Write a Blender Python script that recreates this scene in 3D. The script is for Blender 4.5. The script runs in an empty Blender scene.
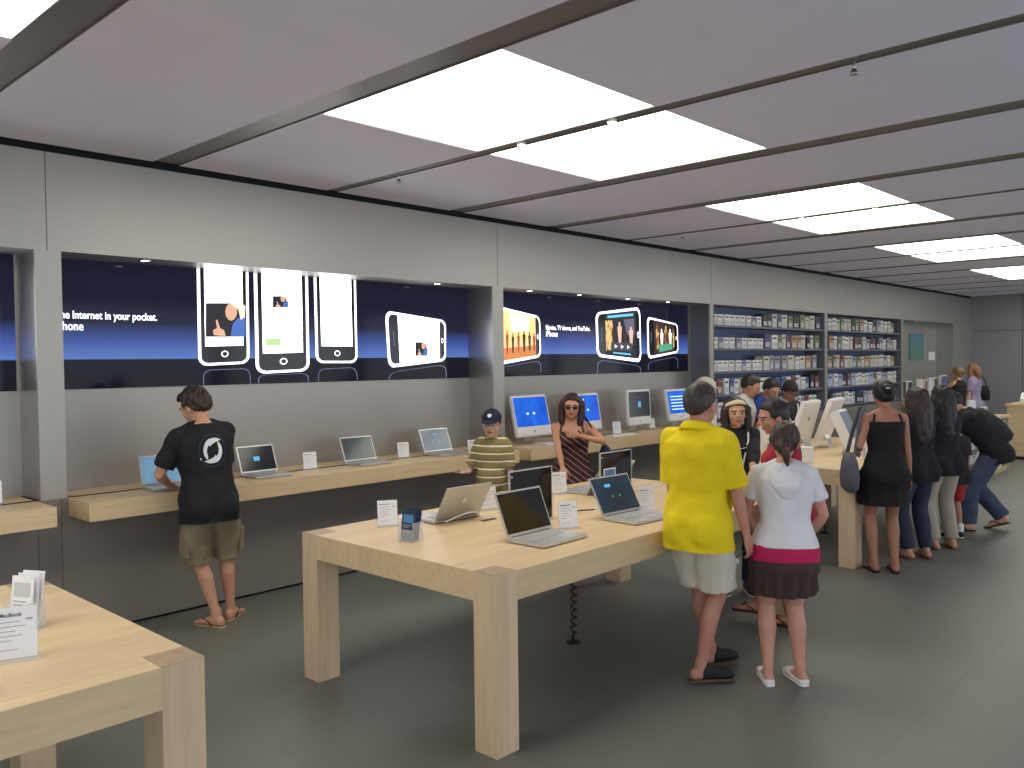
import bpy, bmesh, math, random
from mathutils import Vector, Matrix, noise
from mathutils.bvhtree import BVHTree
random.seed(7)
C = bpy.context.scene.collection
PI = math.pi
rad = math.radians
V = Vector
# ------------------------------------------------------------------ camera
CAMH = 1.90; FPX = 851.2; YAW, PITCH, ROLL = rad(46.795), rad(-1.451), rad(-.700)
_F = V((math.sin(YAW)*math.cos(PITCH), math.cos(YAW)*math.cos(PITCH), math.sin(PITCH)))
_r = V((math.cos(YAW), -math.sin(YAW), 0)); _u = _r.cross(_F)
_R = _r*math.cos(ROLL)+_u*math.sin(ROLL); _U = -_r*math.sin(ROLL)+_u*math.cos(ROLL)
CAM = V((0, 0, CAMH))
def _ray(x, y): return _F+_R*((x-512)/FPX)+_U*((384-y)/FPX)
def onY(x, y, Y): d = _ray(x, y); return CAM+d*(Y/d.y)
def onZ(x, y, z): d = _ray(x, y); return CAM+d*((z-CAMH)/d.z)
cd = bpy.data.cameras.new('camera'); cam = bpy.data.objects.new('camera', cd); C.objects.link(cam)
cam.matrix_world = Matrix(((_R.x, _U.x, -_F.x, 0), (_R.y, _U.y, -_F.y, 0), (_R.z, _U.z, -_F.z, CAMH), (0, 0, 0, 1)))
cd.sensor_width = 36; cd.lens = FPX/1024*36; cd.clip_end = 200; cd.clip_start = .05
bpy.context.scene.camera = cam

# ------------------------------------------------------------------ materials
_M = {}
def s2l(c):
    return tuple(((v/255)/12.92 if v/255 <= .04045 else ((v/255+.055)/1.055)**2.4) for v in c)
def mat(name, rgb=(200, 200, 200), rough=.6, metal=0, emit=0, bump=0, bscale=60, var=0, vscale=8, alpha=1, trans=0, spec=.5, lin=False, vstretch=(1, 1, 1), aniso=False):
    if name in _M: return _M[name]
    m = bpy.data.materials.new(name); m.use_nodes = True; _M[name] = m
    nt = m.node_tree; b = nt.nodes['Principled BSDF']
    c = rgb if lin else s2l(rgb)
    b.inputs['Base Color'].default_value = (*c, 1); b.inputs['Roughness'].default_value = rough
    b.inputs['Metallic'].default_value = metal; b.inputs['Specular IOR Level'].default_value = spec
    if emit:
        b.inputs['Emission Color'].default_value = (*c, 1); b.inputs['Emission Strength'].default_value = emit
    if alpha < 1: b.inputs['Alpha'].default_value = alpha
    if trans: b.inputs['Transmission Weight'].default_value = trans
    if bump or var:
        tc = nt.nodes.new('ShaderNodeTexCoord'); mp = nt.nodes.new('ShaderNodeMapping'); mp.inputs['Scale'].default_value = vstretch
        nt.links.new(tc.outputs['Object'], mp.inputs['Vector'])
    if bump:
        n = nt.nodes.new('ShaderNodeTexNoise'); n.inputs['Scale'].default_value = bscale; n.inputs['Detail'].default_value = 4
        nt.links.new(mp.outputs[0], n.inputs['Vector'])
        bp = nt.nodes.new('ShaderNodeBump'); bp.inputs['Strength'].default_value = bump; bp.inputs['Distance'].default_value = .01
        nt.links.new(n.outputs['Fac'], bp.inputs['Height']); nt.links.new(bp.outputs[0], b.inputs['Normal'])
    if var:
        n = nt.nodes.new('ShaderNodeTexNoise'); n.inputs['Scale'].default_value = vscale; n.inputs['Detail'].default_value = 5
        nt.links.new(mp.outputs[0], n.inputs['Vector'])
        r = nt.nodes.new('ShaderNodeValToRGB'); e = r.color_ramp.elements
        e[0].position = .3; e[1].position = .7
        e[0].color = (*[max(0, v*(1-var)) for v in c], 1); e[1].color = (*[min(1, v*(1+var)) for v in c], 1)
        nt.links.new(n.outputs['Fac'], r.inputs[0]); nt.links.new(r.outputs[0], b.inputs['Base Color'])
        if emit: nt.links.new(r.outputs[0], b.inputs['Emission Color'])
    return m
def nodes(name):
    m = bpy.data.materials.new(name); m.use_nodes = True; _M[name] = m
    return m, m.node_tree, m.node_tree.nodes['Principled BSDF']
def ramp(nt, stops, interp='LINEAR'):
    r = nt.nodes.new('ShaderNodeValToRGB'); r.color_ramp.interpolation = interp
    el = r.color_ramp.elements
    while len(el) < len(stops): el.new(.5)
    for e, (p, c) in zip(el, stops): e.position = p; e.color = (*s2l(c), 1)
    return r
def wood(name, rgb, axis):
    m, nt, b = nodes(name)
    tc = nt.nodes.new('ShaderNodeTexCoord'); mp = nt.nodes.new('ShaderNodeMapping')
    sc = [14, 14, 14]; sc[axis] = 1.1; mp.inputs['Scale'].default_value = sc
    nt.links.new(tc.outputs['Object'], mp.inputs[0])
    n = nt.nodes.new('ShaderNodeTexNoise'); n.inputs['Scale'].default_value = 2.2; n.inputs['Detail'].default_value = 7; n.inputs['Distortion'].default_value = .6
    nt.links.new(mp.outputs[0], n.inputs['Vector'])
    d = lambda k: tuple(v*k for v in rgb)
    r = ramp(nt, [(.3, d(.96)), (.5, rgb), (.72, tuple(min(255, v*1.03) for v in rgb))])
    nt.links.new(n.outputs['Fac'], r.inputs[0])
    # boards glued side by side
    mp2 = nt.nodes.new('ShaderNodeMapping'); sc2 = [0, 0, 0]; sc2[1 if axis == 0 else 0] = 8; sc2[axis] = .35
    mp2.inputs['Scale'].default_value = sc2; nt.links.new(tc.outputs['Object'], mp2.inputs[0])
    v = nt.nodes.new('ShaderNodeTexVoronoi'); v.inputs['Scale'].default_value = 1; v.feature = 'F1'; v.inputs['Randomness'].default_value = .25
    nt.links.new(mp2.outputs[0], v.inputs['Vector'])
    mx = nt.nodes.new('ShaderNodeMix'); mx.data_type = 'RGBA'; mx.blend_type = 'MULTIPLY'; mx.inputs[0].default_value = .12
    bw = nt.nodes.new('ShaderNodeRGBToBW'); nt.links.new(v.outputs['Color'], bw.inputs[0])
    nt.links.new(r.outputs[0], mx.inputs[6]); nt.links.new(bw.outputs[0], mx.inputs[7])
    nt.links.new(mx.outputs[2], b.inputs['Base Color'])
    b.inputs['Roughness'].default_value = .38; b.inputs['Specular IOR Level'].default_value = .35
    return m
W_X = wood('maple_x', (228, 200, 158), 0); W_Y = wood('maple_y', (228, 200, 158), 1); W_Z = wood('maple_z', (226, 198, 162), 2)
W_END = mat('maple_end', (172, 148, 118), .45, var=.08, vscale=30)
def brushed(name, rgb, axis, rough=.34, metal=.85):
    m, nt, b = nodes(name)
    tc = nt.nodes.new('ShaderNodeTexCoord'); mp = nt.nodes.new('ShaderNodeMapping')
    sc = [60, 60, 60]; sc[axis] = 1; mp.inputs['Scale'].default_value = sc
    nt.links.new(tc.outputs['Object'], mp.inputs[0])
    n = nt.nodes.new('ShaderNodeTexNoise'); n.inputs['Scale'].default_value = 6; n.inputs['Detail'].default_value = 3
    nt.links.new(mp.outputs[0], n.inputs['Vector'])
    r = ramp(nt, [(.3, tuple(v*.985 for v in rgb)), (.7, tuple(min(255, v*1.015) for v in rgb))])
    nt.links.new(n.outputs['Fac'], r.inputs[0]); nt.links.new(r.outputs[0], b.inputs['Base Color'])
    b.inputs['Roughness'].default_value = rough; b.inputs['Metallic'].default_value = metal
    return m
STEEL = brushed('bead_blasted_steel', (174, 171, 166), 0, .42, .6)
STEEL_SIDE = brushed('steel_return', (172, 170, 168), 2, .30, .85)
STEEL_SHADED = brushed('steel_kick_shaded', (132, 126, 118), 0, .55, .15)  # wall steel again, darkened to carry the shade under the counters
CEIL = mat('ceiling_panel', (228, 225, 242), .75, var=.02, vscale=2)
BEAM = brushed('ceiling_channel', (122, 114, 110), 1, .4, .4)
LIT = mat('lit_panel', (255, 253, 240), .5, emit=4.5)
DARK = mat('dark_gap', (18, 18, 20), .8)
def floor_mat():
    m, nt, b = nodes('stone_floor')
    tc = nt.nodes.new('ShaderNodeTexCoord')
    n = nt.nodes.new('ShaderNodeTexNoise'); n.inputs['Scale'].default_value = .8; n.inputs['Detail'].default_value = 8; n.inputs['Roughness'].default_value = .7
    nt.links.new(tc.outputs['Object'], n.inputs['Vector'])
    r = ramp(nt, [(.25, (110, 112, 104)), (.75, (124, 126, 118))]); nt.links.new(n.outputs['Fac'], r.inputs[0])
    br = nt.nodes.new('ShaderNodeTexBrick'); br.offset = .5
    br.inputs['Scale'].default_value = 1; br.inputs['Brick Width'].default_value = 1.49; br.inputs['Row Height'].default_value = .745
    br.inputs['Mortar Size'].default_value = .003; br.inputs['Mortar Smooth'].default_value = .4
    br.inputs['Color1'].default_value = (1, 1, 1, 1); br.inputs['Color2'].default_value = (.95, .95, .95, 1); br.inputs['Mortar'].default_value = (.72, .72, .72, 1)
    nt.links.new(tc.outputs['Object'], br.inputs['Vector'])
    mx = nt.nodes.new('ShaderNodeMix'); mx.data_type = 'RGBA'; mx.blend_type = 'MULTIPLY'; mx.inputs[0].default_value = 1
    nt.links.new(r.outputs[0], mx.inputs[6]); nt.links.new(br.outputs['Color'], mx.inputs[7]); nt.links.new(mx.outputs[2], b.inputs['Base Color'])
    n2 = nt.nodes.new('ShaderNodeTexNoise'); n2.inputs['Scale'].default_value = 90; nt.links.new(tc.outputs['Object'], n2.inputs['Vector'])
    bp = nt.nodes.new('ShaderNodeBump'); bp.inputs['Strength'].default_value = .12; bp.inputs['Distance'].default_value = .004
    nt.links.new(n2.outputs['Fac'], bp.inputs['Height']); nt.links.new(bp.outputs[0], b.inputs['Normal'])
    b.inputs['Roughness'].default_value = .42; b.inputs['Specular IOR Level'].default_value = .35
    return m
FLOOR = floor_mat()
ALU = mat('aluminium', (205, 205, 203), .35, .55)
WHITE = mat('white_plastic', (236, 235, 232), .3)
PAPER = mat('paper', (238, 238, 240), .7)
INK = mat('ink', (60, 60, 66), .8)
GREYINK = mat('grey_ink', (165, 165, 172), .8)
BLACKP = mat('black_plastic', (22, 22, 24), .4)
KEYS = mat('keys', (178, 178, 178), .5)
ACRYL = mat('acrylic', (235, 240, 245), .05, alpha=.22)
CHROME = mat('chrome', (220, 220, 220), .15, 1)

# ------------------------------------------------------------------ mesh builder
class MB:
    def __init__(s): s.v = []; s.f = []; s.m = []; s.cur = 0
    def add(s, vs, fs):
        o = len(s.v); s.v += [tuple(v) for v in vs]; s.f += [tuple(i+o for i in f) for f in fs]; s.m += [s.cur]*len(fs); return s
    def box(s, x0, x1, y0, y1, z0, z1, M=None):
        vs = [V((x, y, z)) for x in (x0, x1) for y in (y0, y1) for z in (z0, z1)]
        if M is not None: vs = [M @ v for v in vs]
        return s.add(vs, [(0, 1, 3, 2), (4, 6, 7, 5), (0, 4, 5, 1), (2, 3, 7, 6), (0, 2, 6, 4), (1, 5, 7, 3)])
    def loft(s, secs, n=20, cap=True):
        """secs: (centre, ax, ay, rx, ry, e)"""
        vs = []
        for c, ax, ay, rx, ry, e in secs:
            for i in range(n):
                a = 2*PI*i/n; ca, sa = math.cos(a), math.sin(a)
                vs.append(c+ax*(rx*math.copysign(abs(ca)**(2/e), ca))+ay*(ry*math.copysign(abs(sa)**(2/e), sa)))
        fs = []
        for k in range(len(secs)-1):
            for i in range(n):
                j = (i+1) % n; fs.append((k*n+i, k*n+j, (k+1)*n+j, (k+1)*n+i))
        if cap:
            fs.append(tuple(range(n-1, -1, -1))); fs.append(tuple((len(secs)-1)*n+i for i in range(n)))
        return s.add(vs, fs)
    def tube(s, pts, rs, n=12, flat=1, hint=None, caps=True):
        pts = [V(p) for p in pts]
        if not hasattr(rs, '__len__'): rs = [rs]*len(pts)
        N = len(pts); T = []
        for i in range(N):
            t = (pts[min(i+1, N-1)]-pts[max(i-1, 0)]); T.append(t.normalized() if t.length > 1e-9 else V((0, 0, 1)))
        h = V(hint) if hint else (V((1, 0, 0)) if abs(T[0].x) < .8 else V((0, 1, 0)))
        ax = (h-T[0]*h.dot(T[0])).normalized(); secs = []
        for i in range(N):
            ax = (ax-T[i]*ax.dot(T[i])).normalized(); ay = T[i].cross(ax)
            if i == 0 and caps:
                for q, k in ((.85, .35), (.5, .82)): secs.append((pts[0]-T[0]*rs[0]*q, ax, ay, rs[0]*k, rs[0]*k*flat, 2))
            secs.append((pts[i], ax, ay, rs[i], rs[i]*flat, 2))
            if i == N-1 and caps:
                for q, k in ((.5, .82), (.85, .35)): secs.append((pts[i]+T[i]*rs[i]*q, ax, ay, rs[i]*k, rs[i]*k*flat, 2))
        return s.loft(secs, n)
    def ell(s, c, r, M=None, n=16, m=10):
        M = M or Matrix.Identity(3); vs = []; c = V(c)
        for j in range(1, m):
            p = PI*j/m
            for i in range(n):
                a = 2*PI*i/n; vs.append(c+M @ V((r[0]*math.sin(p)*math.cos(a), r[1]*math.sin(p)*math.sin(a), r[2]*math.cos(p))))
        fs = [((j)*n+i, (j+1)*n+i, (j+1)*n+(i+1) % n, j*n+(i+1) % n) for j in range(m-2) for i in range(n)]
        o = len(vs); vs += [c+M @ V((0, 0, r[2])), c-M @ V((0, 0, r[2]))]
        fs += [(o, i, (i+1) % n) for i in range(n)]+[(o+1, (m-2)*n+(i+1) % n, (m-2)*n+i) for i in range(n)]
        return s.add(vs, fs)
    def prism(s, poly, z0, z1, M=None):
        n = len(poly); vs = [V((x, y, z)) for z in (z0, z1) for x, y in poly]
        if M is not None: vs = [M @ v for v in vs]
        return s.add(vs, [tuple(range(n-1, -1, -1)), tuple(range(n, 2*n))]+[(i, (i+1) % n, n+(i+1) % n, n+i) for i in range(n)])
    def build(s, name, mats, parent=None, smooth=False, bevel=0, loc=None):
        me = bpy.data.meshes.new(name); me.from_pydata(s.v, [], s.f)
        if not isinstance(mats, (list, tuple)): mats = [mats]
        for m in mats: me.materials.append(m)
        me.polygons.foreach_set('material_index', s.m)
        if smooth: me.polygons.foreach_set('use_smooth', [True]*len(me.polygons))
        bm = bmesh.new(); bm.from_mesh(me); bmesh.ops.recalc_face_normals(bm, faces=bm.faces)
        if bevel:
            bmesh.ops.bevel(bm, geom=[e for e in bm.edges if e.is_manifold and e.calc_face_angle(0) > .5], offset=bevel, segments=2, affect='EDGES', clamp_overlap=True)
        bm.to_mesh(me); bm.free(); me.update()
        o = bpy.data.objects.new(name, me); C.objects.link(o)
        if parent is not None: o.parent = parent
        if loc is not None: o.location = loc
        return o
def remesh(mb, voxel, smooth=4, disp=0, dscale=20, seed=0, stretch=(1, 1, 1)):
    me = bpy.data.meshes.new('tmp'); me.from_pydata(mb.v, [], mb.f)
    bm = bmesh.new(); bm.from_mesh(me); bmesh.ops.recalc_face_normals(bm, faces=bm.faces); bm.to_mesh(me); bm.free()
    o = bpy.data.objects.new('tmp', me); C.objects.link(o)
    r = o.modifiers.new('r', 'REMESH'); r.mode = 'VOXEL'; r.voxel_size = voxel; r.use_smooth_shade = True
    if smooth: q = o.modifiers.new('s', 'SMOOTH'); q.factor = .5; q.iterations = smooth
    dg = bpy.context.evaluated_depsgraph_get(); dg.update()
    out = bpy.data.meshes.new_from_object(o.evaluated_get(dg))
    bpy.data.objects.remove(o); bpy.data.meshes.remove(me)
    if disp:
        sv = V((seed*3.1, seed*1.7, seed*.9))
        ns = [v.normal.copy() for v in out.vertices]
        for v, nn in zip(out.vertices, ns):
            p = V((v.co.x*stretch[0], v.co.y*stretch[1], v.co.z*stretch[2]))*dscale+sv
            v.co += nn*(disp*(noise.noise(p)+.5*noise.noise(p*2.1)))
    out.polygons.foreach_set('use_smooth', [True]*len(out.polygons)); out.update()
    return out
def mobj(name, me, mats, parent=None):
    me.name = name
    me.materials.clear()
    for m in (mats if isinstance(mats, (list, tuple)) else [mats]): me.materials.append(m)
    o = bpy.data.objects.new(name, me); C.objects.link(o)
    if parent is not None: o.parent = parent
    return o
def tag(o, label, cat, group=None, kind=None):
    o['label'] = label; o['category'] = cat
    if group: o['group'] = group
    if kind: o['kind'] = kind
    return o
def thing(name, label, cat, loc=(0, 0, 0), rz=0, group=None):
    o = bpy.data.objects.new(name, None); C.objects.link(o); o.empty_display_size = .1
    o.location = loc; o.rotation_euler = (0, 0, rz); return tag(o, label, cat, group)
def struct(o): o['kind'] = 'structure'; return o
def copy_tree(o, parent=None):
    c = o.copy(); C.objects.link(c); c.parent = parent
    for ch in [x for x in CH(o)]: copy_tree(ch, c)
    return c
def CH(o): return [x for x in bpy.data.objects if x.parent == o]
def text_mesh(s, size=1.0, bold=0, align='LEFT', depth=.0):
    cu = bpy.data.curves.new('t', 'FONT'); cu.body = s; cu.size = size; cu.offset = bold; cu.align_x = align; cu.extrude = depth; cu.resolution_u = 3
    o = bpy.data.objects.new('t', cu); C.objects.link(o)
    dg = bpy.context.evaluated_depsgraph_get(); dg.update()
    me = bpy.data.meshes.new_from_object(o.evaluated_get(dg)); bpy.data.objects.remove(o); bpy.data.curves.remove(cu)
    return me
def text_on(name, s, m, parent, M, size=None, width=None, bold=0, align='LEFT', tall=1.0):
    me = text_mesh(s, 1.0, bold, align, .01)
    xs = [v.co.x for v in me.vertices]; w = max(xs)-min(xs)
    k = width/w if width else size
    for v in me.vertices: v.co = M @ V(((v.co.x-(min(xs) if width else 0))*k, v.co.y*k*tall, v.co.z*.03))
    return mobj(name, me, m, parent)

# ================================================================== THE ROOM
PIT = 1.487; CZ = 3.42; WY = 6.34; RB = 6.72; XB = 24.0; X0 = -6.0; Y0 = -3.6
b = MB(); b.box(X0-6, XB, Y0, WY+.1, -.1, 0); struct(b.build('floor', FLOOR))
bx = [1.43+PIT*k for k in range(-5, 16)]
beam_w = lambda k: .11 if k % 3 == 2 else .20     # narrow track channels split the lit pairs
b = MB(); lights = []
ed = []
for i, k in enumerate(range(-5, 16)): ed.append((bx[i]-beam_w(k)/2, bx[i]+beam_w(k)/2, k))
LY0, LY1 = 2.87, 4.40
for i in range(len(ed)-1):
    xa, xb_ = ed[i][1], min(ed[i+1][0], XB); k = ed[i][2]
    if xa > XB: break
    lit = (k % 3) in (1, 2)
    if lit:
        b.box(xa, xb_, Y0, LY0, CZ, CZ+.05); b.box(xa, xb_, LY1, 6.27, CZ, CZ+.05)
        lights.append((xa, xb_, k))
    else: b.box(xa, xb_, Y0, 6.27, CZ, CZ+.05)
b.box(X0, XB, Y0, WY+.5, CZ+.12, CZ+.2)
struct(b.build('ceiling', CEIL))
trim = 0
for xa, xb_, k in ed:
    if xa > XB-.2 or xa < X0: continue
    b = MB(); b.box(xa+.004, xb_-.004, Y0, 6.27, CZ+.008, CZ+.11); trim += 1
    b.box(xa, xa+.006, Y0, 6.27, CZ, CZ+.11); b.box(xb_-.006, xb_, Y0, 6.27, CZ, CZ+.11)
    struct(b.build('trim_%d' % trim, BEAM))
b = MB(); b.box(X0, XB, 6.27, WY+.06, CZ+.052, CZ+.1); b.box(X0, XB, WY+.031, WY+.06, CZ-.06, CZ+.1); trim += 1; struct(b.build('trim_%d' % trim, DARK))  # near-black strips stand in for shade in the ceiling-to-wall gap
ords = ['first', 'second', 'third', 'fourth', 'fifth', 'sixth', 'seventh']
for xa, xb_, k in lights:
    p = (k-1)//3
    if p < -1: pass
    near = k % 3 == 1
    if p <= -1: lab = 'lit white ceiling panel at the top left corner of the view' if (p == -1 and not near) else 'lit white ceiling panel out of view behind the camera'
    else: lab = '%s half of the %s pair of lit white ceiling panels counted from the camera' % ('nearer' if near else 'farther', ords[p])
    t = thing('ceiling_light', lab, 'ceiling light', ((xa+xb_)/2, (LY0+LY1)/2, CZ), 0, 'lit ceiling panels' if p >= 0 or (p == -1 and not near) else 'ceiling panels behind the camera')
    w = (xb_-xa)/2; d = (LY1-LY0)/2
    m = MB(); m.box(-w+.002, w-.002, -d+.002, d-.002, .012, .03); m.build('diffuser', LIT, t)
    m = MB()
    for a in ((-w, w, -d-.0, -d+.012), (-w, w, d-.012, d), (-w, -w+.008, -d, d), (w-.008, w, -d, d)): m.box(a[0]+.0015, a[1]-.0015, a[2]+.0015, a[3]-.0015, .002, .05)
    m.build('frame', mat('pale_frame', (215, 212, 205), .5), t)
SPOTM = mat('spot_glow', (255, 244, 225), .4, emit=25)
for k in (2, 5, 8, 11, 14):
    X = 1.43+PIT*k
    for Y, w in ((3.24, 'right'), (4.02, 'left')):
        if X > 19: continue
        t = thing('ceiling_spotlight', 'small spotlight in the track between the %s pair of lit panels, %s one' % (ords[k//3], w), 'spotlight', (X, Y, CZ+.02), 0, 'small track spotlights')
        m = MB(); m.tube([(0, 0, .0), (0, 0, -.03)], .032, caps=False); m.build('housing', WHITE, t, True)
        m = MB(); m.ell((0, 0, -.03), (.026, .026, .012)); m.build('bulb', SPOTM, t, True)
for n_, (X, Y, w) in enumerate(((4.4, 5.35, 'above the striped shirt boy, on the left'), (4.42, 1.72, 'at the upper right of the view'), (8.87, 5.5, 'further back, near the wall'), (11.84, 2.3, 'far right'))):
    t = thing('sprinkler', 'small pendant sprinkler head under a ceiling track, '+w, 'sprinkler', (X, Y, CZ+.008), 0, 'ceiling sprinklers')
    m = MB(); m.tube([(0, 0, 0), (0, 0, -.04)], .008); m.build('stem', CHROME, t, True)
    m = MB(); m.loft([(V((0, 0, z)), V((1, 0, 0)), V((0, 1, 0)), r, r, 2) for z, r in ((-.075, .022), (-.07, .022), (-.045, .01))]); m.build('deflector', CHROME, t, True)

# left wall: upper band with seams, pilasters, recesses
RZ0, RZ1 = .99, 2.71
pil = [(2.02, 2.19), (6.465, 6.63), (10.95, 11.04), (14.93, 15.03), (18.82, 18.94), (22.4, XB)]
wl = MB()
seams = [-6.8, -2.36, 2.10, 6.545, 10.99, 14.98, 18.88, 22.5, XB]
for a, c in zip(seams[:-1], seams[1:]): wl.box(a+.003, c-.003, WY, WY+.03, RZ1, CZ-.035)
wl.box(-7, XB, WY+.012, WY+.03, RZ1+.01, CZ-.04)
pl = [(-6.9, -6.7), (-2.43, -2.26)]+pil
for a, c in pl:
    wl.box(a, c, WY, WY+.03, RZ0, RZ1)
struct(wl.build('wall_left', STEEL))
# returns (recess cheeks), backs
b = MB()
for a, c in pl[:4]+[(18.82, 18.94)]:
    b.box(a+.001, a+.02, WY+.03, RB, RZ0, RZ1); b.box(c-.02, c-.001, WY+.03, RB, RZ0, RZ1)
b.box(22.4, 22.42, WY+.03, RB, RZ0, RZ1)
struct(b.build('trim_90', STEEL_SIDE))
b = MB(); b.box(X0, XB, WY+.03, RB, RZ1, RZ1+.02); b.box(X0, XB, RB, RB+.1, 0, CZ)
struct(b.build('wall_left_recess', STEEL))
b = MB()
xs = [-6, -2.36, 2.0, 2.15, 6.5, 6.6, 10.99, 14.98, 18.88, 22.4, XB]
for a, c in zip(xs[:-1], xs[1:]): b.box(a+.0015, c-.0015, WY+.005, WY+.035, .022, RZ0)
struct(b.build('wall_left_lower', STEEL_SHADED))
b = MB(); b.box(X0, XB, WY+.03, WY+.06, 0, RZ0); struct(b.build('baseboard_left', DARK))
b = MB(); b.box(XB, XB+.1, Y0, WY+.5, 0, CZ+.1)
struct(b.build('wall_back', brushed('steel_back', (150, 149, 153), 1, .55, .3)))
b = MB()
for z in (2.55,): b.box(XB-.012, XB, Y0, WY, z, z+.012)
for y in (5.2, 3.6, 2.0, .4): b.box(XB-.012, XB, y, y+.012, 0, CZ)
struct(b.build('trim_91', mat('seam', (84, 82, 84), .6)))
b = MB(); b.box(X0, XB, Y0-.1, Y0, 0, .25); b.box(X0, XB, Y0-.1, Y0, 3.1, CZ+.1)  # unseen wall; its openings are invented to let world light in as fill
for k in range(9): b.box(X0+k*3.7, X0+k*3.7+.35, Y0-.1, Y0, .25, 3.1)
struct(b.build('wall_right', mat('right_wall', (196, 194, 192), .6)))
b = MB(); b.box(X0-.1, X0, Y0, -3.3, 0, CZ+.1); b.box(X0-.1, X0, 6.0, WY+.5, 0, CZ+.1); b.box(X0-.1, X0, -3.3, 6.0, 3.2, CZ+.1)  # unseen; opening made this wide to admit fill light from the world
struct(b.build('wall_front', mat('front_wall', (190, 188, 186), .6)))

# soffit downlights in the recesses
def soffit_spot(X, lab, Y=6.47):
    t = thing('recess_downlight', lab, 'downlight', (X, Y, RZ1), 0, 'small downlights over the posters')
    m = MB(); m.loft([(V((0, 0, z)), V((1, 0, 0)), V((0, 1, 0)), r, r, 2) for z, r in ((0, .045), (-.006, .043), (-.006, .032), (0, .03))], cap=False); m.build('rim', CHROME, t, True)
    m = MB(); m.loft([(V((0, 0, z)), V((1, 0, 0)), V((0, 1, 0)), r, r, 2) for z, r in ((-.001, .03), (-.004, .03))]); m.build('bulb', SPOTM, t)
for X, w in ((2.83, 'above the poster lettering, left'), (5.8, 'above the sideways phone of the long left poster')): soffit_spot(X, 'tiny bright downlight in the recess '+w)
for X, w in ((7.2, 'first of four above the right poster'), (8.1, 'second of four above the right poster'), (9.1, 'third of four above the right poster'), (10.05, 'fourth of four above the right poster')): soffit_spot(X, 'tiny bright downlight, '+w)
for X, w in ((19.3, 'left'), (20.2, 'right')): soffit_spot(X, 'tiny far downlight above the green and blue poster, %s one' % w)

# ------------------------------------------------------------------ backlit posters
def poster_mat(name, zh, ztop):
    m, nt, bs = nodes(name)
    g = nt.nodes.new('ShaderNodeNewGeometry'); sp = nt.nodes.new('ShaderNodeSeparateXYZ'); nt.links.new(g.outputs['Position'], sp.inputs[0])
    mr = nt.nodes.new('ShaderNodeMapRange'); mr.inputs['From Min'].default_value = 1.7; mr.inputs['From Max'].default_value = 2.8
    nt.links.new(sp.outputs['Z'], mr.inputs['Value'])
    q = lambda z: (z-1.7)/1.1
    r = ramp(nt, [(0, (14, 15, 24)), (q(zh)-.004, (18, 19, 30)), (q(zh)+.004, (96, 128, 205)), (q(zh)+.12, (70, 92, 168)), (q(ztop), (30, 31, 56)), (1, (22, 22, 38))])
    nt.links.new(mr.outputs[0], r.inputs[0])
    bs.inputs['Base Color'].default_value = (.004, .004, .006, 1); bs.inputs['Roughness'].default_value = .08; bs.inputs['Specular IOR Level'].default_value = .15
    nt.links.new(r.outputs[0], bs.inputs['Emission Color']); bs.inputs['Emission Strength'].default_value = 1.0
    return m
GLOW = mat('poster_white', (245, 246, 255), .3, emit=2.2)
GLOWB = mat('poster_bright', (250, 250, 255), .3, emit=5)
PBLK = mat('poster_black', (14, 14, 20), .12, emit=.6)
PRIM = mat('poster_rim', (90, 96, 130), .2, emit=.8)
def emis(name, rgb, s=1.0): return mat(name, rgb, .3, emit=s)
def quadmap(q):
    tl, tr, br, bl = q
    return lambda u, v: (tl*(1-u)+tr*u)*(1-v)+(bl*(1-u)+br*u)*v
def rrect(u0, v0, u1, v1, ru, rv, corners=(1, 1, 1, 1), n=6):
    P = []
    for (cu, cv, a0, on) in ((u1-ru, v0+rv, -90, corners[1]), (u1-ru, v1-rv, 0, corners[2]), (u0+ru, v1-rv, 90, corners[3]), (u0+ru, v0+rv, 180, corners[0])):
        if on:
            for i in range(n+1):
                a = rad(a0+90*i/n); P.append((cu+ru*math.cos(a), cv+rv*math.sin(a)))
        else:
            P.append((u1 if a0 in (-90, 0) else u0, v0 if a0 in (-90, 180) else v1))
    return P
def flat(name, pts, off, m, parent, thick=.003):
    mb = MB(); n = len(pts)
    a = [V((p.x, RB-.012-off, p.z)) for p in pts]; c = [V((p.x, RB-.012-off+thick, p.z)) for p in pts]
    mb.add(a+c, [tuple(range(n)), tuple(range(2*n-1, n-1, -1))]+[(i, (i+1) % n, n+(i+1) % n, n+i) for i in range(n)])
    return mb.build(name, m, parent)
def pxq(*pts): return [onY(x, y, RB-.015) for x, y in pts]
def frame_strip(name, F, o, i, off, m, parent):
    mb = MB(); n = len(o)
    vs = [V((F(*p).x, RB-.012-off, F(*p).z)) for p in o]+[V((F(*p).x, RB-.012-off, F(*p).z)) for p in i]
    mb.add(vs, [(k, (k+1) % n, n+(k+1) % n, n+k) for k in range(n)]); return mb.build(name, m, parent)
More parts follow.
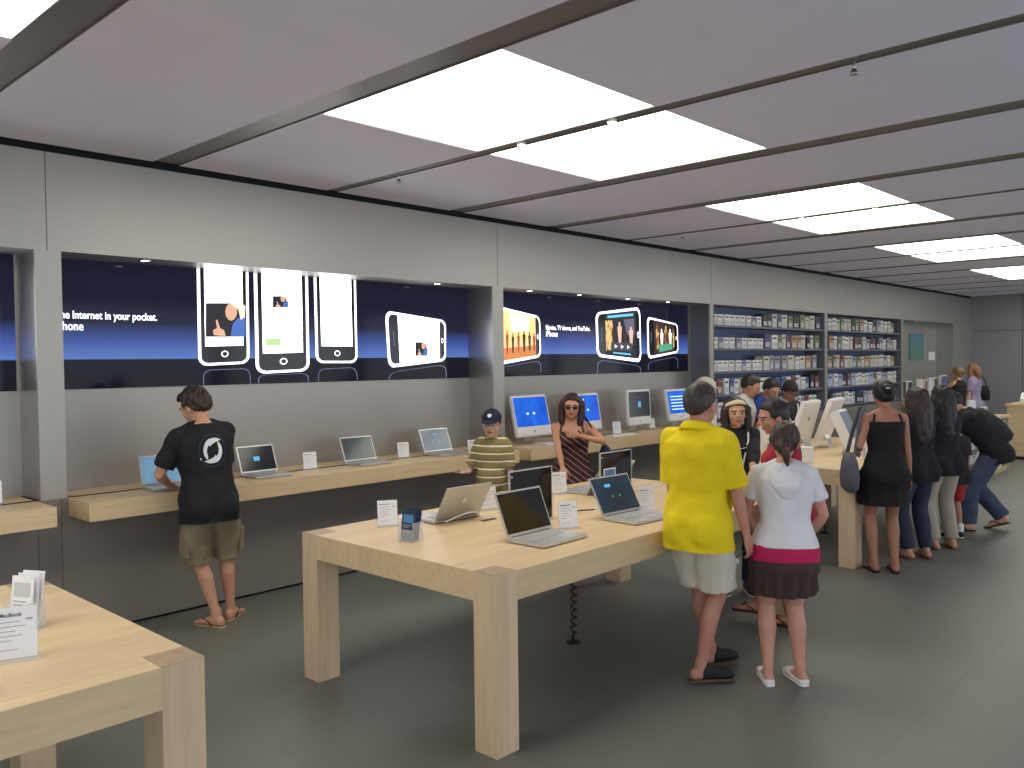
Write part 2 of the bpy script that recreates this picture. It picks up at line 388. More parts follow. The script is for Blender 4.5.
def poster_phone(poster, q, land=False, cut_top=False, screen='white', bright=GLOWB, cnr=(1, 1, 1, 1)):
    F = quadmap(q)
    ru, rv = (.09, .16) if land else (.17, .09)
    cn = (0, 0, 1, 1) if cut_top else cnr
    body = flat('phone_rim', [F(*p) for p in rrect(0, 0, 1, 1, ru, rv, cn)], .004, GLOW, poster)
    if land:
        inn = rrect(.04, .05, .97, .94, ru*.8, rv*.85, cn); scr = (.19, .05, .88, .94)
    else:
        inn = rrect(.055, 0 if cut_top else .03, .945, .975, ru*.8, rv*.75, cn); scr = (.13, .0 if cut_top else .1, .87, .80)
    flat('phone_face', [F(*p) for p in inn], .007, PBLK, body)
    sc = flat('phone_screen', [F(*p) for p in ((scr[0], scr[1]), (scr[2], scr[1]), (scr[2], scr[3]), (scr[0], scr[3]))], .010, bright, body)
    if not land:
        n = 16
        o = [(.5+.07*math.cos(2*PI*k/n), .885+.034*math.sin(2*PI*k/n)) for k in range(n)]; i = [(.5+.05*math.cos(2*PI*k/n), .885+.024*math.sin(2*PI*k/n)) for k in range(n)]
        frame_strip('home_button', F, o, i, .010, GLOW, body)
    else:
        n = 16
        o = [(.93+.022*math.cos(2*PI*k/n), .5+.06*math.sin(2*PI*k/n)) for k in range(n)]; i = [(.93+.014*math.cos(2*PI*k/n), .5+.04*math.sin(2*PI*k/n)) for k in range(n)]
        frame_strip('home_button', F, o, i, .010, GLOW, body)
        flat('ear_slot', [F(*p) for p in ((.1, .36), (.115, .36), (.115, .62), (.1, .62))], .010, PRIM, body)
    return body, F
def reflection(poster, q, cut):
    F = quadmap(q); o = rrect(0, 0, 1, 1.0, .16, .45, (1, 1, 0, 0)); i = rrect(.02, .05, .98, 1.0, .15, .42, (1, 1, 0, 0))
    frame_strip('mirrored_phone', F, o, i, .004, PRIM, poster)
def portrait(body, x0, y0, x1, y1):
    A = lambda u, v: onY(x0+(x1-x0)*u, y0+(y1-y0)*v, RB-.02)
    bg = flat('portrait_photo', [A(0, 0), A(1, 0), A(1, 1), A(0, 1)], .013, emis('p_dark', (16, 14, 24), .7), body)
    ep = lambda cx, cy, rx, ry, n=12: [A(cx+rx*math.cos(2*PI*k/n), cy+ry*math.sin(2*PI*k/n)) for k in range(n)]
    flat('portrait_suit', [A(.62, 1), A(.68, .62), A(.8, .45), A(1, .38), A(1, 1)], .0145, emis('p_suit', (60, 96, 170), 1), bg, .001)
    flat('portrait_face', ep(.64, .26, .15, .26), .0155, emis('p_skin', (206, 158, 130), 1.0), bg, .001)
    flat('portrait_hair', [A(.62, .02), A(.9, .0), A(1, .1), A(.98, .42), A(.88, .5), A(.82, .2), A(.7, .1)], .0165, emis('p_hair', (205, 190, 175), 1.5), bg, .001)
    flat('portrait_hand', [A(.2, .95), A(.18, .8), A(.28, .74), A(.25, .5), A(.29, .49), A(.36, .74), A(.46, .8), A(.5, .97)], .0155, emis('p_skin', (206, 158, 130), 1.0), bg, .001)
def poster(X1, X2, lab, zh, zt, name):
    t = thing('backlit_poster', lab, 'poster', ((X1+X2)/2, RB, 1.735), 0)
    t.location = (0, 0, 0)
    mb = MB(); mb.box(X1, X2, RB-.012, RB, 1.74, 2.708); mb.build('poster_sheet', poster_mat(name, zh, zt), t)
    return t
p1 = poster(2.2, 6.455, 'long backlit blue poster of three upright phones and one sideways, "Internet in your pocket"', onY(150, 359, RB).z, 2.25, 'poster_ground')
for q, f in ((((196.5, 255), (248, 258), (249.5, 363.5), (198.5, 366)), 1), (((253.5, 259), (307.5, 262), (309.5, 371), (256, 374)), 2), (((313.5, 262), (355.5, 266), (357.5, 363), (316, 363)), 3)):
    q = pxq(*q)
    q[0].z = q[1].z = 2.706
    body, F = poster_phone(p1, q, cut_top=True)
    if f == 1: portrait(body, 205.5, 303, 245, 337)
    if f == 2:
        portrait(body, 272.5, 296, 288, 307.5)
        flat('web_thumbnail', pxq((265, 338), (280, 338), (280, 346), (265, 346)), .013, emis('p_green', (150, 175, 120), 1.6), body, .001)
body, F = poster_phone(p1, pxq((385, 310.5), (445.8, 320.5), (445.8, 361), (388.5, 368)), land=True)
portrait(body, 415, 342, 427.5, 356)
for q in (((203, 370), (250, 368), (251, 387), (203, 388)), ((258, 375), (308, 373), (309, 385), (258, 386)), ((318, 369), (356, 367), (358, 383), (318, 384)), ((391, 372), (446, 364), (447, 378), (388, 380))):
    Q = pxq(*q)
    for v in Q:
        v.z = max(v.z, 1.745)
    reflection(p1, Q, 0)
Mt = lambda x, z: Matrix(((1, 0, 0, x), (0, 0, 1, RB-.016), (0, 1, 0, z), (0, 0, 0, 1)))
TXT = mat('poster_text', (245, 248, 255), .4, emit=2.2)
a1 = onY(60, 319.5, RB-.015); a2 = onY(154.5, 320.5, RB-.015)
wtxt = (a2.x-a1.x)/.925
text_on('headline', 'The Internet in your pocket.', TXT, p1, Mt(a2.x-wtxt+.02, (a1.z+a2.z)/2+.005), width=wtxt, bold=.012, tall=1.25)
text_on('headline', 'iPhone', TXT, p1, Mt(a2.x-wtxt+.02, onY(70, 330, RB-.015).z), width=wtxt*.262, bold=.012, tall=1.25)
# left neighbour poster (only its edge shows)
p0 = poster(-2.2, 2.0, 'dark blue backlit poster cut off at the left edge of the view', onY(20, 360, RB).z, 2.25, 'poster_ground_b')
q = [V((1.25, 0, 2.62)), V((1.83, 0, 2.62)), V((1.83, 0, 1.80)), V((1.25, 0, 1.80))]
poster_phone(p0, q)
p2 = poster(6.64, 10.94, 'right backlit dark blue poster of three sideways phones playing films, "Movies, TV shows, and YouTube"', onY(580, 354, RB).z, 2.3, 'poster_ground_c')
FILM = None
def filmmat(name, cols, sc):
    m, nt, bs = nodes(name)
    tc = nt.nodes.new('ShaderNodeTexCoord'); mp = nt.nodes.new('ShaderNodeMapping'); mp.inputs['Scale'].default_value = (sc*.7, 1, sc*.35)
    nt.links.new(tc.outputs['Object'], mp.inputs[0])
    n = nt.nodes.new('ShaderNodeTexNoise'); n.inputs['Scale'].default_value = 2; n.inputs['Detail'].default_value = 2; nt.links.new(mp.outputs[0], n.inputs['Vector'])
    r = ramp(nt, cols); nt.links.new(n.outputs['Fac'], r.inputs[0])
    nt.links.new(r.outputs[0], bs.inputs['Emission Color']); bs.inputs['Emission Strength'].default_value = 1.25
    bs.inputs['Base Color'].default_value = (0.01, .01, .01, 1); bs.inputs['Roughness'].default_value = .15
    return m
F1 = filmmat('film_warm', [(.3, (120, 50, 30)), (.42, (225, 150, 80)), (.55, (250, 225, 170)), (.7, (200, 120, 60))], 5)
F2 = filmmat('film_stage', [(.35, (12, 12, 20)), (.47, (30, 30, 40)), (.56, (200, 190, 180)), (.62, (40, 40, 60)), (.8, (60, 120, 150))], 6)
F3 = filmmat('film_gold', [(.3, (30, 14, 10)), (.45, (170, 90, 40)), (.55, (250, 210, 130)), (.7, (90, 40, 20))], 7)
def FP(F, b, name, pts, m, k=0): return flat(name, [F(*p) for p in pts], .012+.001*k, m, b, .0008)
def fig_(F, b, x, y0, y1, w, m, k=1):
    FP(F, b, 'film_figure', [(x-w*.5, y1), (x-w, y0+.22*(y1-y0)), (x-w*.4, y0+.16*(y1-y0)), (x-w*.35, y0), (x+w*.35, y0), (x+w*.4, y0+.16*(y1-y0)), (x+w, y0+.22*(y1-y0)), (x+w*.5, y1)], m, k)
E_D = emis('film_dark', (40, 26, 24), 1); E_R = emis('film_red', (176, 60, 40), 1); E_C = emis('film_cyan', (90, 180, 210), 1.2); E_S = emis('film_skin', (210, 170, 150), 1.1); E_P = emis('film_pale', (235, 225, 205), 1.5); E_G = emis('film_green', (70, 150, 120), 1); E_K = emis('film_black', (14, 14, 22), .8); E_W = emis('film_gold', (236, 180, 100), 1.3)
b, F = poster_phone(p2, pxq((494, 305), (540, 316.5), (541, 357), (494, 366)), True, bright=emis('film_sand', (240, 196, 130), 1.3))
FP(F, b, 'film_floor', [(.19, .72), (.88, .7), (.88, .94), (.19, .94)], emis('film_floor', (196, 120, 60), 1.1)); FP(F, b, 'film_light', [(.3, .08), (.75, .08), (.7, .4), (.35, .4)], E_P)
for x, y0, w, m in ((.26, .4, .03, E_R), (.38, .45, .028, E_D), (.5, .42, .03, E_R), (.62, .38, .035, E_D), (.74, .4, .03, E_D), (.84, .42, .03, E_R)): fig_(F, b, x, y0, .82, w, m)
b, F = poster_phone(p2, pxq((595.5, 312.5), (640, 307), (641.3, 362.5), (597, 356.5)), True, bright=E_K)
FP(F, b, 'title_bar', [(.24, .1), (.82, .1), (.82, .15), (.24, .15)], E_C); FP(F, b, 'stage_glow', [(.19, .2), (.34, .2), (.4, .8), (.19, .85)], E_W); FP(F, b, 'stage_glow', [(.6, .2), (.84, .2), (.84, .5), (.66, .5)], emis('film_grey', (90, 90, 110), 1))
for x, y0, w, m in ((.36, .35, .04, E_D), (.5, .25, .05, E_S), (.62, .4, .045, E_D), (.76, .35, .05, E_S)): fig_(F, b, x, y0, .7, w, m)
FP(F, b, 'control_bar', [(.3, .66), (.78, .66), (.78, .82), (.3, .82)], emis('ctl', (52, 56, 70), 1), 2); FP(F, b, 'progress_bar', [(.34, .86), (.74, .86), (.74, .89), (.34, .89)], E_C, 2)
for x in (.38, .52, .66): FP(F, b, 'play_button', [(x, .70), (x+.06, .74), (x, .78)], E_P, 3)
b, F = poster_phone(p2, pxq((647, 316.5), (677.5, 324), (678.3, 352.5), (648, 359)), True, bright=E_D)
for x, y0, w, m in ((.3, .15, .05, E_W), (.44, .25, .05, E_P), (.58, .15, .05, E_W), (.72, .22, .05, E_P), (.83, .2, .03, E_W)): fig_(F, b, x, y0, .8, w, m)
FP(F, b, 'green_caption', [(.34, .68), (.78, .66), (.78, .86), (.34, .88)], E_G, 2)
for q in (((497, 368), (541, 360), (541, 372), (497, 376)), ((597, 359), (641, 366), (641, 372), (597, 374)), ((648, 362), (678, 356), (678, 368), (648, 370))):
    Q = pxq(*q)
    for v in Q: v.z = max(v.z, 1.745)
    reflection(p2, Q, 0)
a1 = onY(546, 329.5, RB-.015); a2 = onY(590, 331, RB-.015)
text_on('headline', 'Movies, TV shows, and YouTube.', TXT, p2, Mt(a1.x, (a1.z+a2.z)/2), width=a2.x-a1.x, bold=.012, tall=1.25)
text_on('headline', 'iPhone', TXT, p2, Mt(a1.x, onY(552, 336.5, RB-.015).z), width=(a2.x-a1.x)*.25, bold=.012, tall=1.25)

# far recess: small green-blue poster, little sign
def grad2(name, c1, c2, z0, z1):
    m, nt, bs = nodes(name)
    g = nt.nodes.new('ShaderNodeNewGeometry'); sp = nt.nodes.new('ShaderNodeSeparateXYZ'); nt.links.new(g.outputs['Position'], sp.inputs[0])
    mr = nt.nodes.new('ShaderNodeMapRange'); mr.inputs['From Min'].default_value = z0; mr.inputs['From Max'].default_value = z1; nt.links.new(sp.outputs['Z'], mr.inputs['Value'])
    r = ramp(nt, [(0, c1), (1, c2)]); nt.links.new(mr.outputs[0], r.inputs[0]); nt.links.new(r.outputs[0], bs.inputs['Base Color']); bs.inputs['Roughness'].default_value = .4
    return m
A = onY(909, 333, RB); B_ = onY(922, 360, RB)
mb = MB(); mb.box(A.x, B_.x, RB-.03, RB-.004, B_.z, A.z)
tag(mb.build('wall_poster', grad2('green_blue', (92, 138, 110), (92, 140, 160), B_.z, A.z)), 'tall green and blue poster on the far steel wall', 'poster')
A = onY(928, 352, RB); B_ = onY(934, 360, RB)
mb = MB(); mb.box(A.x, B_.x, RB-.02, RB-.003, B_.z, A.z)
tag(mb.build('wall_sign', PAPER, bevel=.004), 'small white square sign right of the green and blue poster', 'sign')

# ================================================================== COUNTERS
CT = .99
def counter(x0, x1, lab):
    t = thing('wall_counter', lab, 'counter', (x0, 6.0, 0), 0)
    mb = MB(); mb.box(0, x1-x0, -.03, RB-6.0, .86, CT); mb.box(.0, x1-x0, .0, .02, .86, .9)
    mb.build('counter_top', W_X, t, bevel=.003)
    return t
counter(-2.2, 1.998, 'wooden wall counter cut off at the left edge, holding one price card')
counter(2.2, 6.46, 'long wooden wall counter under the internet phone poster, holding four laptops')
counter(6.64, 10.94, 'wooden wall counter under the film phone poster, holding white desktop computers')
counter(18.95, 22.39, 'far wooden wall counter under the green and blue poster')

# ================================================================== TABLES
def table(x0, x1, y0, y1, lab, h=.885):
    t = thing('display_table', lab, 'table', (x0, y0, 0)); L = x1-x0; D = y1-y0; lw = .152; rh = .145
    mb = MB(); mb.box(lw, L-lw, 0, D, h-rh, h); mb.box(.0, lw, lw, D-lw, h-rh, h-.0); mb.box(L-lw, L, lw, D-lw, h-rh, h)
    # hollow look: top slab and aprons
    mb = MB(); mb.prism([(0, h), (0, h-rh), (.04, h-rh), (.04, h-.04), (D-.04, h-.04), (D-.04, h-rh), (D, h-rh), (D, h)], lw+.0005, L-lw-.0005, Matrix(((0, 0, 1, 0), (1, 0, 0, 0), (0, 1, 0, 0), (0, 0, 0, 1)))); mb.build('table_top', W_X, t)
    for P in ([(.001, h), (.001, h-rh), (.041, h-rh), (.041, h-.04), (lw+.0004, h-.04), (lw+.0004, h)], [(L-.001, h), (L-.001, h-rh), (L-.041, h-rh), (L-.041, h-.04), (L-lw-.0004, h-.04), (L-lw-.0004, h)]):
        mb = MB(); mb.prism(P, lw+.0005, D-lw-.0005, Matrix(((1, 0, 0, 0), (0, 0, 1, 0), (0, 1, 0, 0), (0, 0, 0, 1)))); mb.build('table_end', W_X, t)
    for x in (0, L-lw):
        for y in (0, D-lw):
            mb = MB(); mb.box(x, x+lw, y, y+lw, 0, h-.001); mb.cur = 1; mb.box(x+.0005, x+lw-.0005, y+.0005, y+lw-.0005, h-.0015, h+.0008)
            mb.build('leg', [W_Z, W_END], t)
    return t
table(-1.8, 1.41, 2.82, 4.46, 'pale wooden table cut off at the lower left corner, nearest the camera')
table(2.87, 6.07, 2.82, 4.46, 'pale wooden table in the middle with silver laptops and price cards')
table(7.66, 10.86, 2.98, 4.62, 'pale wooden table at the right with white desktop computers')
def coil(X, Y, lab, top=.74):
    t = thing('coiled_cable', lab, 'cable', (X, Y, 0)); mb = MB(); pts = []
    n = 13*12
    for i in range(n+1):
        a = 2*PI*i/12; z = top-.02-(top-.08)*(i/n); pts.append((.019*math.cos(a)+.012*math.sin(z*5), .019*math.sin(a), z))
    mb.tube(pts, .0065, 6); mb.build('coil', BLACKP, t, True)
    mb = MB(); mb.tube([(0, 0, .065), (0, 0, .02)], .008); mb.build('plug', BLACKP, t, True)
    mb = MB(); mb.loft([(V((0, 0, z)), V((1, 0, 0)), V((0, 1, 0)), r, r, 2) for z, r in ((0, .05), (.012, .048), (.02, .02))]); mb.build('floor_socket', BLACKP, t, True)
coil(4.44, 3.63, 'black coiled cable hanging under the middle table down to the floor')
coil(9.05, 3.85, 'black coiled cable hanging under the right table beside its front leg')

# ================================================================== LAPTOPS
def screen_mat(name, c1, c2, e=.6, rough=.12):
    if name in _M: return _M[name]
    m, nt, bs = nodes(name)
    tc = nt.nodes.new('ShaderNodeTexCoord')
    n = nt.nodes.new('ShaderNodeTexNoise'); n.inputs['Scale'].default_value = 3; n.inputs['Distortion'].default_value = 1; nt.links.new(tc.outputs['Object'], n.inputs['Vector'])
    r = ramp(nt, [(.3, c1), (.7, c2)]); nt.links.new(n.outputs['Fac'], r.inputs[0])
    nt.links.new(r.outputs[0], bs.inputs['Emission Color']); bs.inputs['Emission Strength'].default_value = e
    bs.inputs['Base Color'].default_value = (.01, .01, .012, 1); bs.inputs['Roughness'].default_value = rough
    return m
S_OFF = screen_mat('screen_off', (8, 8, 10), (14, 14, 18), .6)
S_GREY = screen_mat('screen_grey_green', (52, 64, 62), (70, 84, 84), .9)
S_SLATE = screen_mat('screen_slate', (70, 88, 104), (92, 110, 126), .9)
S_TEAL = screen_mat('screen_teal', (26, 42, 52), (44, 62, 74), .9)
S_SKY = screen_mat('screen_sky', (90, 140, 180), (140, 180, 205), .9)
S_BLUE = screen_mat('screen_blue', (6, 76, 190), (24, 110, 228), 1.3)
S_BLACK = screen_mat('screen_black', (12, 14, 20), (20, 24, 34), .8)
ICON = mat('icon_white', (190, 225, 250), .4, emit=1.2); ICONB = mat('icon_blue', (70, 150, 200), .4, emit=1); ICONG = mat('icon_green', (60, 100, 70), .4, emit=.9)
def fruit_logo(n=28):
    P = []
    for k in range(n):
        a = 2*PI*k/n; r = 1-.10*math.cos(2*a)*.3
        x = .86*math.cos(a); y = math.sin(a)*.88
        if y > .6: y -= .22*math.exp(-(x/.28)**2)
        if y < -.7: y += .12*math.exp(-(x/.25)**2)
        d = math.hypot(x-1.02, y-.12)
        if d < .42: x = 1.02-.42*((1.02-x)/d) if d > 0 else x; y = .12+(y-.12)*.42/d
        P.append((x, y))
    return P
def laptop(loc, az, lab, smat, w=.365, d=.25, tilt=20, icon=None, h=None, group='silver display laptops'):
    t = thing('laptop', lab, 'laptop', loc, -rad(az), group); h = h or d*.97
    mb = MB(); mb.box(-w/2, w/2, -d/2, d/2, .004, .022)
    mb.build('base', ALU, t, bevel=.004)
    mb = MB()
    for x in (-w/2+.03, w/2-.03):
        for y in (-d/2+.03, d/2-.03): mb.box(x-.01, x+.01, y-.01, y+.01, 0, .0045)
    mb.build('rubber_feet', BLACKP, t)
    kb = MB(); kb.box(-w*.38, w*.38, -.01, d/2-.03, .0218, .0228); kbo = kb.build('keyboard', mat('kb_bed', (150, 150, 150), .5), t)
    mb = MB()
    for r in range(5):
        for c in range(13):
            kx = w*.76/13; ky = (d/2-.02)/5
            mb.box(-w*.38+c*kx+.0015, -w*.38+(c+1)*kx-.0015, -.01+r*ky+.0015, -.01+(r+1)*ky-.002, .0228, .0245)
    mb.build('keys', KEYS, kbo)
    mb = MB(); mb.box(-.045, .045, -d/2+.02, -.022, .0218, .0226); mb.build('trackpad', mat('pad', (176, 176, 176), .4), t)
    mb = MB(); mb.tube([(-w*.4, d/2-.004, .022), (w*.4, d/2-.004, .022)], .007, 10); mb.build('hinge', mat('hinge', (120, 120, 120), .4, .5), t, True)
    M = Matrix.Translation((0, d/2-.004, .026)) @ Matrix.Rotation(-rad(tilt), 4, 'X')
    mb = MB(); mb.box(-w/2, w/2, -.001, .008, 0, h, M); lid = mb.build('lid', ALU, t, bevel=.003)
    mb = MB(); mb.box(-w/2+.012, w/2-.012, -.0025, -.0005, .016, h-.012, M); sc = mb.build('screen', smat, lid)
    if icon:
        for (u, v, a, c, m) in icon:
            mb = MB(); mb.box(-w/2+w*u, -w/2+w*(u+a), -.0032, -.0024, h*v, h*(v+c), M); mb.build('screen_icon', m, sc)
    L = [(x*.021, y*.022) for x, y in fruit_logo()]
    Mr = M @ Matrix.Translation((0, .0078, h*.52)) @ Matrix.Rotation(PI/2, 4, 'X') @ Matrix.Scale(-1, 4, (0, 0, 1))
    mb = MB(); mb.prism(L, 0, .0012, Mr); mb.ell(Mr @ V((.005, .027, .0006)), (.004, .0012, .007), M.to_3x3()); mb.build('logo', mat('logo_white', (240, 240, 240), .3), lid)
    return t
TH = .8855
I2 = ((.3, .7, .14, .08, ICONB), (.38, .42, .05, .06, ICONG), (.56, .42, .05, .06, ICONG))
laptop((3.655, 3.165, TH), -1, 'open silver laptop with black screen, front row left on the middle table', S_OFF, .40, .27, 22)
laptop((4.52, 3.14, TH), 3, 'open silver laptop with dark teal screen between two price cards, middle table', S_TEAL, .40, .27, 28, I2)
laptop((5.36, 3.16, TH), 0, 'open silver laptop half hidden behind the man in yellow on the middle table', S_SLATE, .38, .26, 24)
laptop((3.745, 4.14, TH), 181, 'silver laptop seen from behind with logo on lid, left end of the middle table', S_OFF, .39, .255, 30)
laptop((5.27, 4.12, TH), 180, 'open silver laptop seen from behind, standing beside the second dark upright sign panel', S_OFF, .42, .27, 34)
CTZ = CT+.0005
laptop((2.87, 6.22, CTZ), 4, 'laptop with pale blue screen in front of the man in the black T-shirt', S_SKY, .33, .23, 16)
laptop((3.70, 6.24, CTZ), 0, 'laptop with black screen and small blue square on the wall counter', S_BLACK, .34, .24, 22, ((.4, .42, .16, .16, ICONB),))
laptop((4.74, 6.25, CTZ), 0, 'laptop with grey green screen on the wall counter, third from the left', S_GREY, .36, .24, 22)
laptop((5.72, 6.27, CTZ), 0, 'laptop with slate blue screen on the wall counter, left of the boy', S_SLATE, .38, .25, 22, ((.46, .72, .1, .06, ICONB), (.36, .4, .05, .06, ICONB), (.56, .4, .05, .06, ICONB)))
# lock cables behind the back-facing laptop
mb = MB(); pts = [(3.62, 3.93), (3.72, 3.90), (3.80, 3.88), (3.86, 3.90), (3.9, 3.95)]
mb.tube([(3.60, 3.97, .90), (3.66, 3.94, .925), (3.74, 3.915, .945), (3.80, 3.90, .945), (3.83, 3.885, .92), (3.83, 3.87, .89)], .005, 8)
tag(mb.build('security_cable', WHITE, smooth=True), 'thin white cable looping behind the laptop with the lid logo', 'cable')
mb = MB(); mb.tube([(3.83, 3.86, .8865), (3.83, 3.86, .892)], .018, 12, caps=False); mb.box(3.83, 3.93, 3.845, 3.875, .886, .891)
tag(mb.build('cable_anchor', mat('anchor_grey', (90, 88, 84), .4, .6)), 'small grey metal cable anchor on the table behind the logo laptop', 'anchor')
mb = MB(); mb.tube([(4.86, 3.33, .891), (4.80, 3.46, .889), (4.68, 3.56, .889), (4.58, 3.6, .889)], .004, 6)
tag(mb.build('power_cable', WHITE, smooth=True), 'thin pale cable lying behind the dark teal screen laptop', 'cable')
mb = MB(); mb.tube([(4.60, 3.565, .889), (4.5, 3.62, .889), (4.42, 3.6, .889), (4.36, 3.66, .889)], .004, 6)
tag(mb.build('lock_cable', BLACKP, smooth=True), 'short dark cable on the table right of the first upright sign panel', 'cable')
mb = MB(); mb.tube([(3.88, 3.32, .892), (3.95, 3.42, .89), (4.0, 3.48, .889)], .004, 6)
tag(mb.build('charging_cable', WHITE, smooth=True), 'thin white cable from the black screen laptop towards the table middle', 'cable')

# upright dark sign panels with blue card
def sign_panel(x0, x1, Y, lab, h=.335):
    t = thing('sign_panel', lab, 'sign', ((x0+x1)/2, Y, TH), 0, 'dark upright sign panels'); w = (x1-x0)/2
    mb = MB(); mb.box(-w-.02, w+.02, -.04, .04, 0, .008); mb.build('foot', ACRYL, t)
    mb = MB(); mb.box(-w, w, -.005, .005, .008, h)
    m = mat('dark_glass', (34, 30, 32), .08, var=.35, vscale=6); panel = mb.build('panel', m, t)
    mb = MB(); mb.box(-w-.006, -w, -.007, .007, .008, h+.006); mb.box(w, w+.006, -.007, .007, .008, h+.006); mb.box(-w, w, -.007, .007, h, h+.006)
    mb.build('frame', ALU, t)
    mb = MB(); mb.box(-w*.82, -w*.05, -.0075, -.005, h*.40, h*.66); c = mb.build('card', PAPER, panel)
    mb = MB(); mb.box(-w*.76, -w*.11, -.0085, -.0075, h*.43, h*.63); mb.build('picture', mat('card_blue', (84, 128, 176), .4, var=.3, vscale=30), c)
    mb = MB(); mb.box(-w*.94, -w*.90, -.0065, -.005, h*.89, h*.93); mb.build('badge', PAPER, panel)
    return t
sign_panel(3.80, 4.19, 3.60, 'dark upright panel with a blue card behind the black screen laptop')
sign_panel(4.98, 5.36, 3.80, 'dark upright panel with a blue card behind the dark teal screen laptop')

# price cards
def price_card(x, y, z, az, lab, w=.105, h=.135, lean=8, title='MacBook Pro'):
    t = thing('price_card', lab, 'price card', (x, y, z), -rad(az), 'white price cards in clear holders')
    M = Matrix.Translation((0, 0, .006)) @ Matrix.Rotation(-rad(lean), 4, 'X')
    mb = MB(); mb.box(-w/2-.01, w/2+.01, -.03, .03, 0, .005); mb.box(-w/2-.004, w/2+.004, .002, .004, 0, h+.004, M); mb.build('holder', ACRYL, t)
    mb = MB(); mb.box(-w/2, w/2, 0, .0015, .003, h, M); card = mb.build('card', PAPER, t)
    Mt_ = M @ Matrix(((1, 0, 0, -w/2+w*.1), (0, 0, 1, -.0012), (0, 1, 0, h*.83), (0, 0, 0, 1)))
    text_on('title', title, INK, card, Mt_, width=w*.55, bold=.01)
    mb = MB()
    for k, L in enumerate((.5, .62, .4, .55, .3, .6, .45)):
        if k == 5: continue
        mb.box(-w/2+w*.1, -w/2+w*.1+w*L, -.0008, 0, h*(.72-.09*k), h*(.735-.09*k), M)
    mb.box(w*.24, w*.4, -.0008, 0, h*.74, h*.78, M)
    mb.build('small_print', GREYINK, card)
    return t
def on_table(px, py): p = onZ(px, py, TH); return p.x, p.y, TH
for (px, py, s, lab) in ((388, 526.5, 1.15, 'price card at the far left corner of the middle table, left of the brochure holder'),
                      (569.5, 529, 1.2, 'price card in front right of the black screen laptop on the middle table'),
                      (648, 511.5, 1.2, 'price card between the dark teal screen laptop and the man in yellow'),
                      (489, 510, 1.15, 'price card partly hidden behind the lid of the logo laptop'),
                      (560, 494, 1.2, 'price card in front of the woman in the striped dress')):
    x, y, z = on_table(px, py)
    az = 20 if px != 388 else 30
    price_card(x, y, z, az, lab, .105*s, .135*s)
for px, py, lab in ((310.5, 469.5, 'price card right of the laptop with the small blue square, on the wall counter'),
                    (404, 458, 'price card between the grey green and slate laptops on the wall counter'),
                    (474, 455, 'price card beside the boy in the striped shirt on the wall counter')):
    p = onZ(px, py, CTZ); price_card(p.x, min(p.y, 6.6), CTZ, 12, lab, .12, .145)
p = onZ(4, 505, CTZ); price_card(1.74, 6.42, CTZ, 8, 'price card on the wall counter at the left edge of the view', .13, .15)
# near table: card and brochure stand
price_card(.95, 3.27, TH, 20, 'large price card in the near left corner, on the nearest table', .13, .175, 10, 'MacBook')
def brochure_stand(loc, az, lab, cover, ink, blk):
    t = thing('brochure_holder', lab, 'brochure holder', loc, -rad(az)); w = .12
    mb = MB(); mb.box(-w/2, w/2, -.045, .045, 0, .004); mb.box(-w/2, -w/2+.003, -.045, .045, .004, .11); mb.box(w/2-.003, w/2, -.045, .045, .004, .11)
    mb.box(-w/2+.003, w/2-.003, -.045, -.042, .004, .07); mb.box(-w/2+.003, w/2-.003, .042, .045, .004, .16); mb.build('holder', ACRYL, t)
    return t
def brochure(holder_loc, az, k, lab, cmat, picm, title, grp, h=.165):
    t = thing('brochure', lab, 'brochure', holder_loc, -rad(az), grp); w = .102
    M = Matrix.Translation((.002*(k % 2), -.03+.018*k, .0055)) @ Matrix.Rotation(-rad(7+2*k), 4, 'X')
    mb = MB(); mb.box(-w/2, w/2, 0, .006, 0, h+.006*k, M); c = mb.build('booklet', cmat, t)
    mb = MB(); mb.box(-w*.38, w*.38, -.0012, 0, h*.6, h*.88, M); mb.build('cover_picture', picm, t)
    mb = MB()
    for q, (zz, L) in enumerate(((.50, .6), (.43, .45), (.30, .62), (.24, .5))): mb.box(-w*.38, -w*.38+w*L, -.001, 0, h*zz, h*(zz+.025), M)
    mb.build('cover_lines', GREYINK, t)
    return t
bl = (on_table(414, 541)[0], on_table(414, 541)[1]+.03, TH)
brochure_stand(bl, 84, 'clear brochure holder with dark blue booklets at the left end of the middle table', 0, 0, 0)
NAVY = mat('navy_cover', (40, 58, 84), .4); CYAN = mat('cover_cyan', (84, 140, 190), .4)
for k in range(3): brochure(bl, 84, k, 'dark blue booklet in the clear holder on the middle table, %s' % ('front one with printed cover', 'middle one of three', 'rearmost one')[k], NAVY, CYAN, '', 'dark blue booklets')
nl = (1.10, 3.66, TH)
brochure_stand(nl, 62, 'clear brochure holder with white leaflets on the nearest table', 0, 0, 0)
for k in range(3): brochure(nl, 62, k, 'white leaflet in the holder on the nearest table, %s' % ('front one', 'middle one of three', 'rearmost one')[k], PAPER, mat('leaf_grey', (200, 200, 206), .6), '', 'white leaflets', .2)
